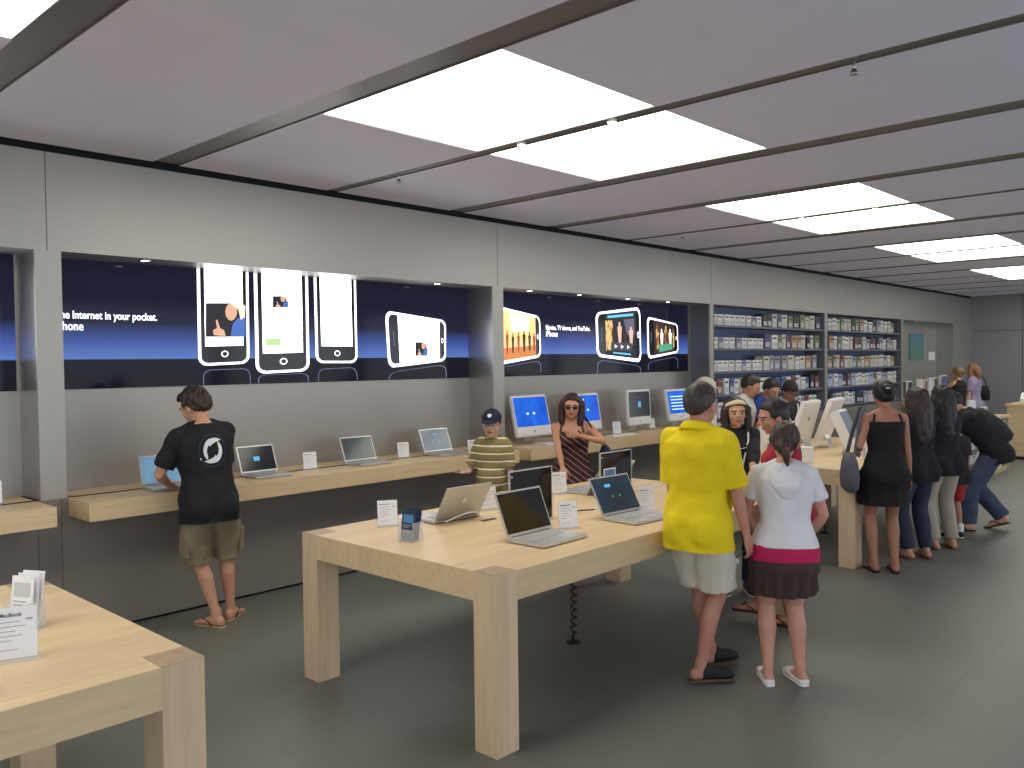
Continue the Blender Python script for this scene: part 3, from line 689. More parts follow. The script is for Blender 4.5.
# mouse shaped white thing behind booklets
def mouse(loc, az, lab):
    t = thing('computer_mouse', lab, 'mouse', loc, -rad(az))
    mb = MB(); mb.loft([(V((0, y, .001)), V((1, 0, 0)), V((0, 0, 1)), w, h, 2) for y, w, h in ((-.055, .012, .008), (-.045, .026, .02), (-.02, .031, .031), (.015, .030, .032), (.042, .024, .022), (.055, .012, .01))])
    for i, v in enumerate(mb.v): mb.v[i] = (v[0], v[1], max(v[2], 0))
    mb.build('shell', WHITE, t, True); mb = MB(); mb.tube([(0, .055, .006), (.01, .12, .004), (.05, .2, .004)], .002, 6); mb.build('cord', WHITE, t, True)
mouse((on_table(405, 518)[0], on_table(405, 518)[1], TH), 70, 'small white mouse behind the dark blue booklets')
mb = MB(); mb.ell((0, 0, .03), (.03, .04, .03)); t = thing('computer_mouse', 'white mouse at the left edge of the nearest table, cut off by the view', 'mouse', (.80, 3.02, TH)); mb.build('shell', WHITE, t, True)

# ================================================================== DESKTOP COMPUTERS
def imac(loc, az, lab, smat, w=.50, h=.46, tilt=8, icons=None, group='white all in one desktop computers', depth=.05):
    t = thing('desktop_computer', lab, 'computer', loc, -rad(az), group)
    M = Matrix.Translation((0, 0, .075)) @ Matrix.Rotation(-rad(tilt), 4, 'X')
    mb = MB(); mb.box(-w/2, w/2, -depth/2, depth/2, 0, h, M); case = mb.build('case', WHITE, t, bevel=.012)
    mb = MB(); mb.box(-w/2+.028, w/2-.028, -depth/2-.002, -depth/2+.001, h*.235, h-.028, M); sc = mb.build('screen', smat, case)
    for (u, v, a, c, m) in icons or ():
        mb = MB(); mb.box(-w/2+w*u, -w/2+w*(u+a), -depth/2-.003, -depth/2-.002, h*v, h*(v+c), M); mb.build('screen_icon', m, sc)
    L = [(x*.017, y*.018) for x, y in fruit_logo()]
    mb = MB(); mb.prism(L, 0, .001, M @ Matrix.Translation((0, -depth/2, h*.11)) @ Matrix.Rotation(PI/2, 4, 'X')); mb.build('front_logo', mat('logo_grey', (150, 150, 152), .4), case)
    mb = MB(); mb.prism([(x*1.9, y*1.9) for x, y in L], 0, .001, M @ Matrix.Translation((0, depth/2, h*.6)) @ Matrix.Rotation(PI/2, 4, 'X') @ Matrix.Scale(-1, 4, (0, 0, 1))); mb.build('back_logo', mat('logo_grey', (150, 150, 152), .4), case)
    st = MB(); a = .07
    P = [(.02, .16), (.075, .1), (.10, .03), (.10, .006), (-.09, .006), (-.09, 0), (.108, 0), (.108, .03), (.083, .105), (.03, .168)]
    st.prism([(y, z) for y, z in P], -a, a, Matrix(((0, 0, 1, 0), (1, 0, 0, 0), (0, 1, 0, 0), (0, 0, 0, 1)))); st.build('stand', ALU, t)
    return t
def keyboard(loc, az, lab):
    t = thing('keyboard', lab, 'keyboard', loc, -rad(az), 'white keyboards')
    mb = MB(); mb.box(-.22, .22, -.07, .07, 0, .016); mb.build('tray', WHITE, t, bevel=.005)
    mb = MB()
    for r in range(5):
        for c in range(18): mb.box(-.21+c*.0235, -.21+c*.0235+.021, -.06+r*.024, -.06+r*.024+.021, .0155, .022)
    mb.build('keys', mat('key_white', (225, 225, 225), .5), t)
EY = ((.35, .52, .06, .05, ICON), (.53, .52, .06, .05, ICON)); EY2 = EY+((.3, .8, .16, .05, ICON),)
imac((7.17, 6.40, CTZ), 0, 'desktop computer with bright blue screen on the wall counter, left of the woman in sunglasses', S_BLUE, .60, .47, 13, EY)
imac((8.17, 6.42, CTZ), 0, 'desktop computer with bright blue screen half hidden behind the woman in sunglasses', S_BLUE, .56, .45, 10, EY2)
imac((9.23, 6.40, CTZ), 0, 'desktop computer with black screen on the wall counter', S_BLACK, .52, .46, 3, ((.43, .5, .12, .16, ICONB),))
imac((10.2, 6.38, CTZ), 2, 'desktop computer with blue lined screen behind the head of the man in yellow', S_BLUE, .56, .44, 10, tuple((.15, .75-.1*k, .6, .03, ICON) for k in range(5)))
keyboard((7.22, 6.13, CTZ), 0, 'white keyboard in front of the leftmost blue screen computer')
keyboard((8.45, 6.13, CTZ), 0, 'white keyboard right of the woman in sunglasses')
keyboard((9.85, 6.13, CTZ), -4, 'white keyboard right of the black screen desktop computer')
price_card(8.62, 6.3, CTZ, 12, 'price card right of the second blue screen on the wall counter', .13, .15)
price_card(9.62, 6.45, CTZ, 12, 'price card right of the black screen desktop computer', .1, .13)
T3 = .8855
imac((8.33, 4.16, T3), 180, 'white desktop computer seen from behind, mostly hidden by the girl in white', S_GREY, .45, .44, 10)
imac((9.02, 4.12, T3), 176, 'white desktop computer seen from behind, middle of three on the right table', S_GREY, .52, .50, 16)
imac((9.55, 4.1, T3), 172, 'white desktop computer seen from behind, rightmost of three on the right table', S_GREY, .56, .52, 20)
imac((8.98, 3.50, T3), -10, 'thick white computer with grey screen tilted back, left of the woman in the black dress', S_SLATE, .40, .42, 24, depth=.10)
mb = MB(); mb.box(-.07, .07, -.06, .06, 0, .15); t = thing('white_box', 'white box beside the head of the girl in white, on the right table', 'box', (8.05, 3.6, T3), .5); mb.build('carton', WHITE, t, bevel=.004)
mb = MB(); mb.box(-.071, .071, -.02, .02, .15, .151); mb.build('tape', PAPER, t)
price_card(8.62, 3.25, T3, 0, 'small price card in front of the tilted back white computer', .1, .12)
price_card(9.5, 3.62, T3, 0, 'price card behind the tilted back white computer', .1, .12)
keyboard((9.1, 3.18, T3), 0, 'white keyboard in front of the tilted back white computer')

# ================================================================== SOFTWARE SHELVES
SH = mat('shelf_grey', (118, 122, 132), .5, .3); SHB = mat('shelf_back_blue', (104, 118, 156), .5)
levels = [2.42, 2.075, 1.73, 1.385, 1.04, .70]
boxcols = {'white': (226, 226, 222), 'cream': (206, 200, 184), 'green': (128, 146, 98), 'red': (140, 84, 78), 'blue': (84, 104, 156), 'black': (52, 52, 60), 'orange': (180, 142, 104), 'grey': (150, 152, 160), 'purple': (98, 82, 122), 'pale blue': (158, 180, 215)}
BM = {k: mat('box_'+k.replace(' ', '_'), v, .35, var=.18, vscale=40) for k, v in boxcols.items()}
BF = mat('box_print', (190, 190, 196), .4, var=.7, vscale=60)
proto_box = {}
def product_box(X, Y, z, w, d, h, col, lab, grp):
    t = thing('software_box', lab, 'box', (X, Y, z), 0, grp)
    key = (round(w, 3), round(h, 3), col)
    if key not in proto_box:
        mb = MB(); mb.box(-w/2, w/2, -d/2, d/2, 0, h); mb.cur = 1; mb.box(-w*.38, w*.38, -d/2-.0015, -d/2, h*.12, h*.45)
        mb.cur = 2; mb.box(-w*.38, w*.3, -d/2-.0015, -d/2, h*.7, h*.82)
        o = mb.build('carton', [BM[col], BF, mat('box_title', (70, 70, 84), .5)], t); proto_box[key] = o.data
    else:
        o = bpy.data.objects.new('carton', proto_box[key]); C.objects.link(o); o.parent = t
levn = ['top', 'second', 'third', 'fourth', 'fifth', 'sixth']
for bay, (x0, x1) in enumerate(((11.05, 14.925), (15.035, 18.815))):
    t = thing('wall_shelf', '%s bay of tall wall shelves filled with software boxes' % ('left', 'right')[bay], 'shelf', (x0, WY, 0), 0, 'software wall shelves'); L = x1-x0
    mb = MB(); mb.box(.015, L-.015, .36, .375, .45, 2.7); mb.build('back_panel', SHB, t)
    for zz in levels+[.36]:
        mb = MB(); mb.box(.01, L-.01, .03, .36, zz-.032, zz); mb.build('shelf_board', SH, t)
    for x in (.0, L-.012):
        mb = MB(); mb.box(x, x+.012, .0, .375, .0, 2.7); mb.build('side_panel', SH, t)
    mb = MB(); mb.box(.014, L-.014, .06, .36, .0, .325); mb.build('plinth', SH, t)
    nb = 18
    for li, zz in enumerate(levels):
        x = x0+.06
        while True:
            r = random.random()
            if bay == 0 and x < x0+1.55 and li < 3:
                col = random.choice(['white', 'white', 'white', 'grey']); w = .15; h = .16
            else:
                w = random.choice([.135, .16, .2]); h = random.choice([.2, .22, .235])
                if bay == 0: pool = ['white', 'cream', 'grey', 'white', 'cream', 'green', 'purple', 'orange', 'black', 'blue'] if li < 3 else ['white', 'pale blue', 'white', 'blue', 'black', 'red']
                else: pool = ['green', 'cream', 'white', 'orange', 'black', 'cream', 'grey', 'white', 'red'] if li < 3 else ['white', 'pale blue', 'red', 'cream', 'white', 'black', 'grey']
                if li == 5: pool = ['green', 'red', 'white', 'green', 'cream']
                col = random.choice(pool)
            gap = random.choice([.02, .03, .05])
            if x+w > x1-.04: break
            lab = '%s software box on the %s shelf from above, %s shelf bay' % (col, levn[li], ('left', 'right')[bay])
            product_box(x+w/2, WY+.15+random.uniform(-.015, .015), zz, w, .16, h, col, lab, '%s boxes on the %s shelf of the %s bay' % (col, levn[li], ('left', 'right')[bay]))
            x += w+gap

# far counter goods
for k, (X, w, h, col) in enumerate(((19.05, .32, .42, 'black'), (19.45, .3, .40, 'black'), (20.15, .3, .42, 'white'), (20.6, .18, .4, 'red'), (20.9, .28, .44, 'white'), (21.25, .22, .44, 'black'), (21.75, .45, .48, 'blue'))):
    t = thing('boxed_product', '%s framed %s display piece on the far counter, number %s from the shelves' % (('tall' if h > .42 else 'low'), col, levn[k] if 0 < k < 6 else ('first' if k == 0 else 'last')), 'display', (X+w/2, 6.45, CTZ), 0, 'display pieces on the far counter')
    mb = MB(); mb.box(-w/2, w/2, -.03, .03, 0, h); mb.build('frame', WHITE, t, bevel=.004)
    mb = MB(); mb.box(-w/2+.03, w/2-.03, -.033, -.03, .03, h-.03); mb.build('picture', BM[col], t)
mb = MB(); mb.box(0, .8, 0, .35, 0, .02); t = thing('tray', 'pale flat tray on the left of the far counter', 'tray', (19.1, 6.02, CTZ)); mb.build('board', PAPER, t)

# gondola with shelves of boxes
t = thing('display_shelf', 'low wooden island shelf stacked with white boxes, right of the bending man', 'shelf', (12.95, 3.68, 0)); GL = 3.1; GD = .95; GH = .93
mb = MB(); mb.box(-.02, GL+.02, -.02, GD+.02, GH-.04, GH); mb.build('top_board', W_X, t)
for x in (0, GL-.04):
    mb = MB(); mb.box(x, x+.04, 0, GD, .0, GH-.04); mb.build('end_panel', W_Z, t)
mb = MB(); mb.box(.04, GL-.04, GD/2-.01, GD/2+.01, .06, GH-.04); mb.build('divider', SH, t)
gl = [.08, .29, .50, .71]
for z in gl:
    mb = MB(); mb.box(.04, GL-.04, .01, GD-.01, z-.02, z); mb.build('shelf_board', SH if z > .1 else W_X, t)
mb = MB(); mb.box(.04, GL-.04, .03, GD-.03, 0, .06); mb.build('plinth', W_X, t)
for li, z in enumerate(gl):
    x = 13.02
    while x < 12.95+GL-.3:
        w = random.choice([.18, .24, .3]); col = random.choice(['white', 'white', 'grey', 'cream', 'white', 'green'] if li < 2 else ['white', 'white', 'grey'])
        product_box(x+w/2, 3.68+.14, z, w, .2, random.choice([.12, .15]), col, '%s carton on the %s level of the low island shelf' % (col, ('lowest', 'second', 'third', 'highest')[li]), '%s cartons on the %s level of the island shelf' % (col, ('lowest', 'second', 'third', 'highest')[li]))
        x += w+.03
def clear_pack(X, Y, z, h, lab):
    t = thing('clear_package', lab, 'package', (X, Y, z), random.random(), 'pale packages standing on the island shelf')
    mb = MB(); mb.prism([(-.07, -.05), (.07, -.05), (.05, .05), (-.05, .05)], 0, h); mb.build('shell', mat('pale_pack', (200, 206, 212), .25), t, bevel=.01)
    mb = MB(); mb.box(-.05, .05, -.054, -.05, h*.2, h*.8); mb.build('insert', mat('insert', (150, 160, 170), .5, var=.4, vscale=30), t)
for X, Y, h, w in ((13.3, 3.85, .24, 'directly behind the bending man'), (13.9, 3.9, .2, 'second along the top'), (14.5, 3.85, .3, 'third, tallest'), (14.9, 3.95, .26, 'fourth along the top'), (15.4, 3.9, .16, 'at the far end')):
    clear_pack(X, Y, GH, h, 'pale package on top of the low island shelf, '+w)

# cash desk
t = thing('service_desk', 'pale wooden service desk at the far right edge of the view', 'desk', (17.75, 1.2, 0)); DH = 1.02
mb = MB(); mb.box(0, .9, 0, 2.9, .06, DH-.04); mb.build('front_panel', W_Y, t)
mb = MB(); mb.box(-.03, .95, -.03, 2.93, DH-.04, DH); mb.build('desk_top', W_Y, t)
mb = MB(); mb.box(.03, .87, .03, 2.87, 0, .06); mb.build('plinth', BLACKP, t)
for k, (y, w, d, h, col, lab) in enumerate(((3.7, .5, .4, .20, 'white', 'white printer at the left end of the service desk'), (3.1, .45, .35, .12, 'grey', 'grey scanner in the middle of the service desk'), (2.5, .5, .45, .24, 'white', 'white printer at the right end of the service desk'))):
    t = thing('office_machine', lab, 'machine', (18.2, y, DH))
    mb = MB(); mb.prism([(-d/2, 0), (d/2, 0), (d/2, h), (-d/2+.12, h), (-d/2, h*.45)], -w/2, w/2, Matrix(((1, 0, 0, 0), (0, 0, 1, 0), (0, 1, 0, 0), (0, 0, 0, 1)))); mb.build('housing', BM[col], t, bevel=.01)
    mb = MB(); mb.box(-d/2-.08, -d/2, -w*.3, w*.3, .02, .03); mb.build('paper_tray', PAPER, t)
    mb = MB(); mb.box(-d/2+.13, d/2-.03, -w*.4, w*.4, h, h+.012); mb.build('lid', BLACKP, t)
mb = MB(); mb.ell((0, 0, .05), (.09, .09, .05)); t = thing('bowl_shape', 'small round white object on the front edge of the service desk', 'object', (17.9, 3.35, DH)); mb.build('shell', WHITE, t, True)
del t

# ================================================================== PEOPLE
def R3(yaw=0, pitch=0, roll=0): return Matrix.Rotation(-rad(yaw), 3, 'Z') @ Matrix.Rotation(-rad(pitch), 3, 'X') @ Matrix.Rotation(rad(roll), 3, 'Y')
TORSO = {'m': [(-.13, .10, .085, -.005), (-.07, .158, .112, -.012), (0, .168, .116, -.010), (.08, .158, .106, 0), (.17, .148, .100, .008), (.28, .163, .112, .008), (.38, .178, .116, 0), (.45, .170, .10, -.01), (.50, .115, .078, -.014), (.545, .06, .058, -.012)],
         'f': [(-.13, .10, .088, -.005), (-.07, .168, .116, -.012), (0, .168, .112, -.010), (.08, .146, .098, 0), (.17, .122, .086, .006), (.28, .137, .095, .006), (.38, .150, .10, 0), (.45, .146, .086, -.008), (.50, .092, .066, -.012), (.545, .05, .048, -.01)]}
def lerp_tab(T, t):
    if t <= T[0][0]: return T[0][1:]
    for a, c in zip(T[:-1], T[1:]):
        if t <= c[0]:
            k = (t-a[0])/(c[0]-a[0]); k = k*k*(3-2*k)*.5+k*.5
            return tuple(x*(1-k)+y*k for x, y in zip(a[1:], c[1:]))
    return T[-1][1:]
def ik(A, B, l1, l2, pole):
    d = B-A; L = min(d.length, (l1+l2)*.999); n = d.normalized(); B = A+n*L
    a = (l1*l1-l2*l2+L*L)/(2*L); hh = math.sqrt(max(l1*l1-a*a, 0))
    p = (pole-n*pole.dot(n)).normalized()
    return A+n*a+p*hh, B
class Fig: pass
def hand(mb, W, d, pn, side, curl, s):
    d = d.normalized(); pn = (pn-d*pn.dot(d)).normalized(); T = d.cross(pn)*(1 if side > 0 else -1)
    mb.loft([(W-d*.012*s, T, pn, .024*s, .017*s, 2), (W+d*.02*s, T, pn, .031*s, .017*s, 2.4), (W+d*.055*s, T, pn, .040*s, .015*s, 2.6), (W+d*.085*s, T, pn, .039*s, .012*s, 2.6), (W+d*.092*s, T, pn, .034*s, .008*s, 2.4)], 14)
    for off, L in ((.030, .070), (.0105, .080), (-.0095, .074), (-.0285, .058)):
        p = W+d*.084*s+T*off*s; a = curl*.5; pts = [p]; 
        for k, fr in enumerate((.42, .32, .26)):
            dd = d*math.cos(rad(a))+pn*math.sin(rad(a))+T*off*1.2
            p = p+dd.normalized()*L*fr*s; pts.append(p); a += curl
        mb.tube(pts, [.0092*s, .0085*s, .0078*s, .0062*s], 8)
    b0 = W+d*.022*s+T*.026*s; d1 = (d*.62+T*.68+pn*.35).normalized(); p1 = b0+d1*.038*s; d2 = (d*.85+T*.3+pn*.4).normalized(); p2 = p1+d2*.032*s; p3 = p2+(d2+pn*.2).normalized()*.024*s
    mb.tube([b0, p1, p2, p3], [.013*s, .0108*s, .0095*s, .0075*s], 8)
SKIN = {}
def skin(rgb):
    if rgb not in SKIN:
        SKIN[rgb] = mat('skin_%d_%d_%d' % rgb, rgb, .5, var=.06, vscale=18)
    return SKIN[rgb]
EYED = mat('eye_dark', (34, 26, 22), .3); EYEW = mat('eye_white', (210, 205, 200), .4); LIP = mat('lips', (160, 84, 76), .5); BROW = mat('brow', (58, 42, 34), .8)
def figure(label, pos, az, h, sex='m', lean=0, side=0, twist=0, head=(0, 0, 0), feet=None, hands=(None, None), poles=(None, None), palms=(None, None), curls=(28, 28), skinc=(196, 148, 122), bw=1.0, voxel=.0075, hip=None, belly=0, hipoff=(0, 0), sole=.012, legw=1.0, heel=(0, 0), category='person'):
    f = Fig(); s = h/1.75; f.s = s; f.sex = sex; f.bw = bw
    Rw = Matrix.Rotation(-rad(az), 3, 'Z'); f.pos = V((pos[0], pos[1], 0)); f.az = az; f.toL = lambda p: Rw.transposed() @ (V(p)-f.pos); f.toW = lambda p: Rw @ V(p)+f.pos
    feet = feet or [(-.10, .0, -8), (.10, .0, 8)]
    hipz = (hip or .905)*s+sole
    f.P = V((hipoff[0], hipoff[1], hipz))
    # spine
    N = 80; f.sp = {}; p = f.P.copy(); dt = .01
    def ang(t):
        k = min(1, max(0, (t+.08)/.30)); k = k*k*(3-2*k); q = min(1, max(0, (t-.05)/.35)); return lean*(.3+.7*k) if lean else 0, side*k, twist*q
    def fr(t): a, sd, tw = ang(t); return R3(tw, a, sd)
    frames = []; q = f.P.copy()
    for i in range(0, 72): Rm = fr(i*dt); frames.append((i*dt, q.copy(), Rm)); q = q+(Rm @ V((0, 0, 1)))*dt*s
    low = []; q = f.P.copy()
    for i in range(1, 20): Rm = fr(-i*dt); q = q-(Rm @ V((0, 0, 1)))*dt*s; low.append((-i*dt, q.copy(), Rm))
    f.fr = low[::-1]+frames
    def S(t):
        i = min(len(f.fr)-1, max(0, int(round((t+.19)/dt)))); return f.fr[i][1], f.fr[i][2]
    f.S = S
    def sec(t, e=0, ed=None, exp=2.5, mul=1):
        pc, Rm = S(t); w, d, o = lerp_tab(TORSO[sex], t); w *= bw*mul; d *= (bw*.5+.5)*mul
        return (pc+(Rm @ V((0, o*s, 0))), Rm @ V((1, 0, 0)), Rm @ V((0, 1, 0)), w*s+e, d*s+(e if ed is None else ed), exp)
    f.sec = sec
    mb = MB(); mb.loft([sec(t) for t in (-.13, -.10, -.07, -.03, 0, .04, .08, .12, .17, .22, .28, .33, .38, .42, .45, .475, .50, .52, .545)], 24)
    f.extra = []
    if sex == 'f':
        for sx in (-1, 1):
            pc, Rm = S(.34); f.extra.append((pc+Rm @ V((sx*.062*s, .075*s, 0)), (.058*s, .052*s, .058*s), Rm))
    for sx in (-1, 1):
        pc, Rm = S(-.045); f.extra.append((pc+Rm @ V((sx*.075*s*bw, -.062*s, 0)), (.083*s*bw, .075*s, .085*s), Rm))
    if belly: pc, Rm = S(.12); f.extra.append((pc+Rm @ V((0, .05*s, 0)), (.14*s*bw, (.08+belly)*s, .15*s), Rm))
    for c, r, Rm in f.extra: mb.ell(c, r, Rm)
    # arms
    shw = (.172 if sex == 'm' else .150)*bw; f.arm = []
    for k, sx in enumerate((-1, 1)):
        pc, Rm = S(.465); sh = pc+Rm @ V((sx*shw*s, -.008*s, -.012*s))
        tgt = hands[k]
        if tgt is None: tgt = sh+Rm @ V((sx*.07*s, .04*s, 0))+V((0, 0, -.535*s))
        elif len(tgt) == 4: tgt = f.toL(tgt[1:])
        else: tgt = V(tgt)*s
        pole = V(poles[k]) if poles[k] else V((sx*.35, -1, -.3))
        el, wr = ik(sh, tgt, .285*s, .250*s, pole)
        f.arm.append((sh, el, wr))
        g = 1 if sex == 'm' else .84
        g *= (bw*.6+.4)
        nb, Rn = S(.515)
        mb.tube([nb+Rn @ V((sx*.03*s, -.01*s, .0)), sh+Rm @ V((-sx*.03*s, 0, .014*s))], [.045*s, .042*s*g], 12)
        m1 = sh.lerp(el, .35)
        mb.tube([sh, m1, sh.lerp(el, .75), el, el.lerp(wr, .28), el.lerp(wr, .7), wr], [.054*s*g, .048*s*g, .041*s*g, .037*s*g, .039*s*g, .029*s*g, .0235*s*g], 14)
        hd = (wr-el).normalized(); pn = palms[k]
        if pn is not None and len(pn) == 6: hd = V(pn[3:]); pn = V(pn[:3])
        elif pn is not None: pn = V(pn)
        else: pn = V((-sx, 0, 0)) if abs(hd.x) < .8 else V((0, 0, -1))
        hand(mb, wr, hd, pn, sx, curls[k], s*(1 if sex == 'm' else .92)); f.handdir = hd
    # legs
    f.leg = []
    for k, sx in enumerate((-1, 1)):
        if feet[k][0] == 'p':
            _, hx, hy, tx, ty = feet[k]; h0, t0 = f.toL(onZ(hx, hy, 0)), f.toL(onZ(tx, ty, 0)); dd = (t0-h0).normalized(); a0 = h0+dd*.065*s; fx, fy, toe = a0.x/s, a0.y/s, math.degrees(math.atan2(dd.x, dd.y))
        else: fx, fy, toe = feet[k]
        pc, Rm = S(0); hp = pc+Rm @ V((sx*.088*s*bw, 0, -.02*s)); hl = heel[k]
        td = V((math.sin(rad(toe)), math.cos(rad(toe)), 0)); an = V((fx*s, fy*s, .075*s+sole+hl*s))
        kn, an = ik(hp, an, .425*s, .42*s, (td+V((0, 1, 0))*.6))
        f.leg.append((hp, kn, an, td, hl)); g = legw*(bw*.5+.5); b2 = -td*.012*s
        mb.tube([hp+V((0, 0, .02*s)), hp.lerp(kn, .3), hp.lerp(kn, .7), kn+td*.004*s, kn.lerp(an, .16)+b2*.6, kn.lerp(an, .33)+b2*1.3, kn.lerp(an, .62)+b2*.5, kn.lerp(an, .88), an], [.088*s*g, .082*s*g, .064*s*g, .054*s*g, .052*s*g, .055*s*g, .042*s*g, .033*s*g, .034*s], 16)
        # foot
        lat = V((td.y, -td.x, 0)); pit = math.asin(min(.9, hl/.16)) if hl else 0
        fd = (td*math.cos(pit)-V((0, 0, 1))*math.sin(pit)); fu = lat.cross(fd)
        base = an-V((0, 0, .075*s)); 
        secs = []
        for y, w, zc, hz in ((-.062, .018, .028, .02), (-.05, .029, .03, .029), (-.02, .033, .036, .036), (.03, .034, .04, .04), (.08, .040, .028, .028), (.13, .046, .018, .018), (.165, .042, .013, .013), (.185, .028, .011, .009)):
            secs.append((base+fd*y*s+fu*zc*s, lat, fu, w*s, hz*s, 2.4))
        mb.loft(secs, 16); mb.tube([an+V((0, 0, .03*s)), an-fu*.03*s], [.034*s, .034*s], 12)
        f.leg[-1] = (hp, kn, an, td, hl, base, fd, fu, lat)
    # head
    nb, Rn = S(.53); Rh = R3(*head); f.Rh = Rh
    nd = (Rn @ V((0, 0, 1))*.6+Rh @ V((0, 0, 1))*.4+V((0, 0, .3))).normalized()
    hs = s*1.10*(1.08 if h < 1.56 and getattr(figure, 'child', False) else 1)
    f.hs = hs
    hc = nb+nd*.128*s+Rn @ V((0, .018*s, 0))+Rh @ V((0, .012*s, 0)); f.hc = hc
    H = lambda x, y, z: hc+Rh @ V((x*hs, y*hs, z*hs)); f.H = H
    nk = .053 if sex == 'm' else .042
    mb.tube([nb-nd*.05*s, nb, H(0, -.022, -.05)], [nk*1.12*s, nk*s, nk*s], 16)
    def E(c, r): mb.ell(H(*c), tuple(v*hs for v in r), Rh, 20, 14)
    E((0, -.010, .022), (.073, .092, .092)); E((0, .020, -.035), (.058, .066, .068)); E((0, .058, -.082), (.023, .022, .018)); E((0, .045, .01), (.060, .044, .055))
    for sx in (-1, 1): E((sx*.075, -.008, -.008), (.008, .018, .030)); E((sx*.036, .058, -.022), (.024, .022, .022)); E((sx*.03, .078, .026), (.026, .012, .008))
    mb.tube([H(0, .086, .018), H(0, .097, -.004), H(0, .104, -.018)], [.007*hs, .009*hs, .0125*hs], 10); E((.011, .094, -.022), (.008, .009, .007)); E((-.011, .094, -.022), (.008, .009, .007))
    E((0, .083, -.047), (.021, .011, .006)); E((0, .082, -.057), (.018, .011, .007))
    me = remesh(mb, voxel, 3)
    o = mobj('person', me, [skin(skinc), EYED, LIP, BROW, EYEW]); 
    o.location = f.pos; o.rotation_euler = (0, 0, -rad(az)); tag(o, label, category); f.o = o
    Ri = Rh.transposed()
    for p in me.polygons:
        c = Ri @ (p.center-hc)/hs
        if c.y > .045 and abs(c.x) < .06 and -.08 < c.z < .05:
            ex = (abs(c.x)-.030)/.0155; ez = (c.z-.004)/.0075
            if ex*ex+ez*ez < 1: p.material_index = 4 if abs(ex) > .55 else 1
            elif abs((abs(c.x)-.031)/.021) < 1 and abs(c.z-.0255+abs(abs(c.x)-.031)*.15) < .0042: p.material_index = 3
            elif (c.x/.024)**2+((c.z+.052)/.0085)**2 < 1 and c.y > .07: p.material_index = 2
    return f
def add(f, name, mb, m, voxel=.009, smooth=4, disp=.0, dscale=18, seed=1, stretch=(1, 1, 1)):
    return mobj(name, remesh(mb, voxel, smooth, disp*1.5, dscale, seed, stretch), m, f.o)
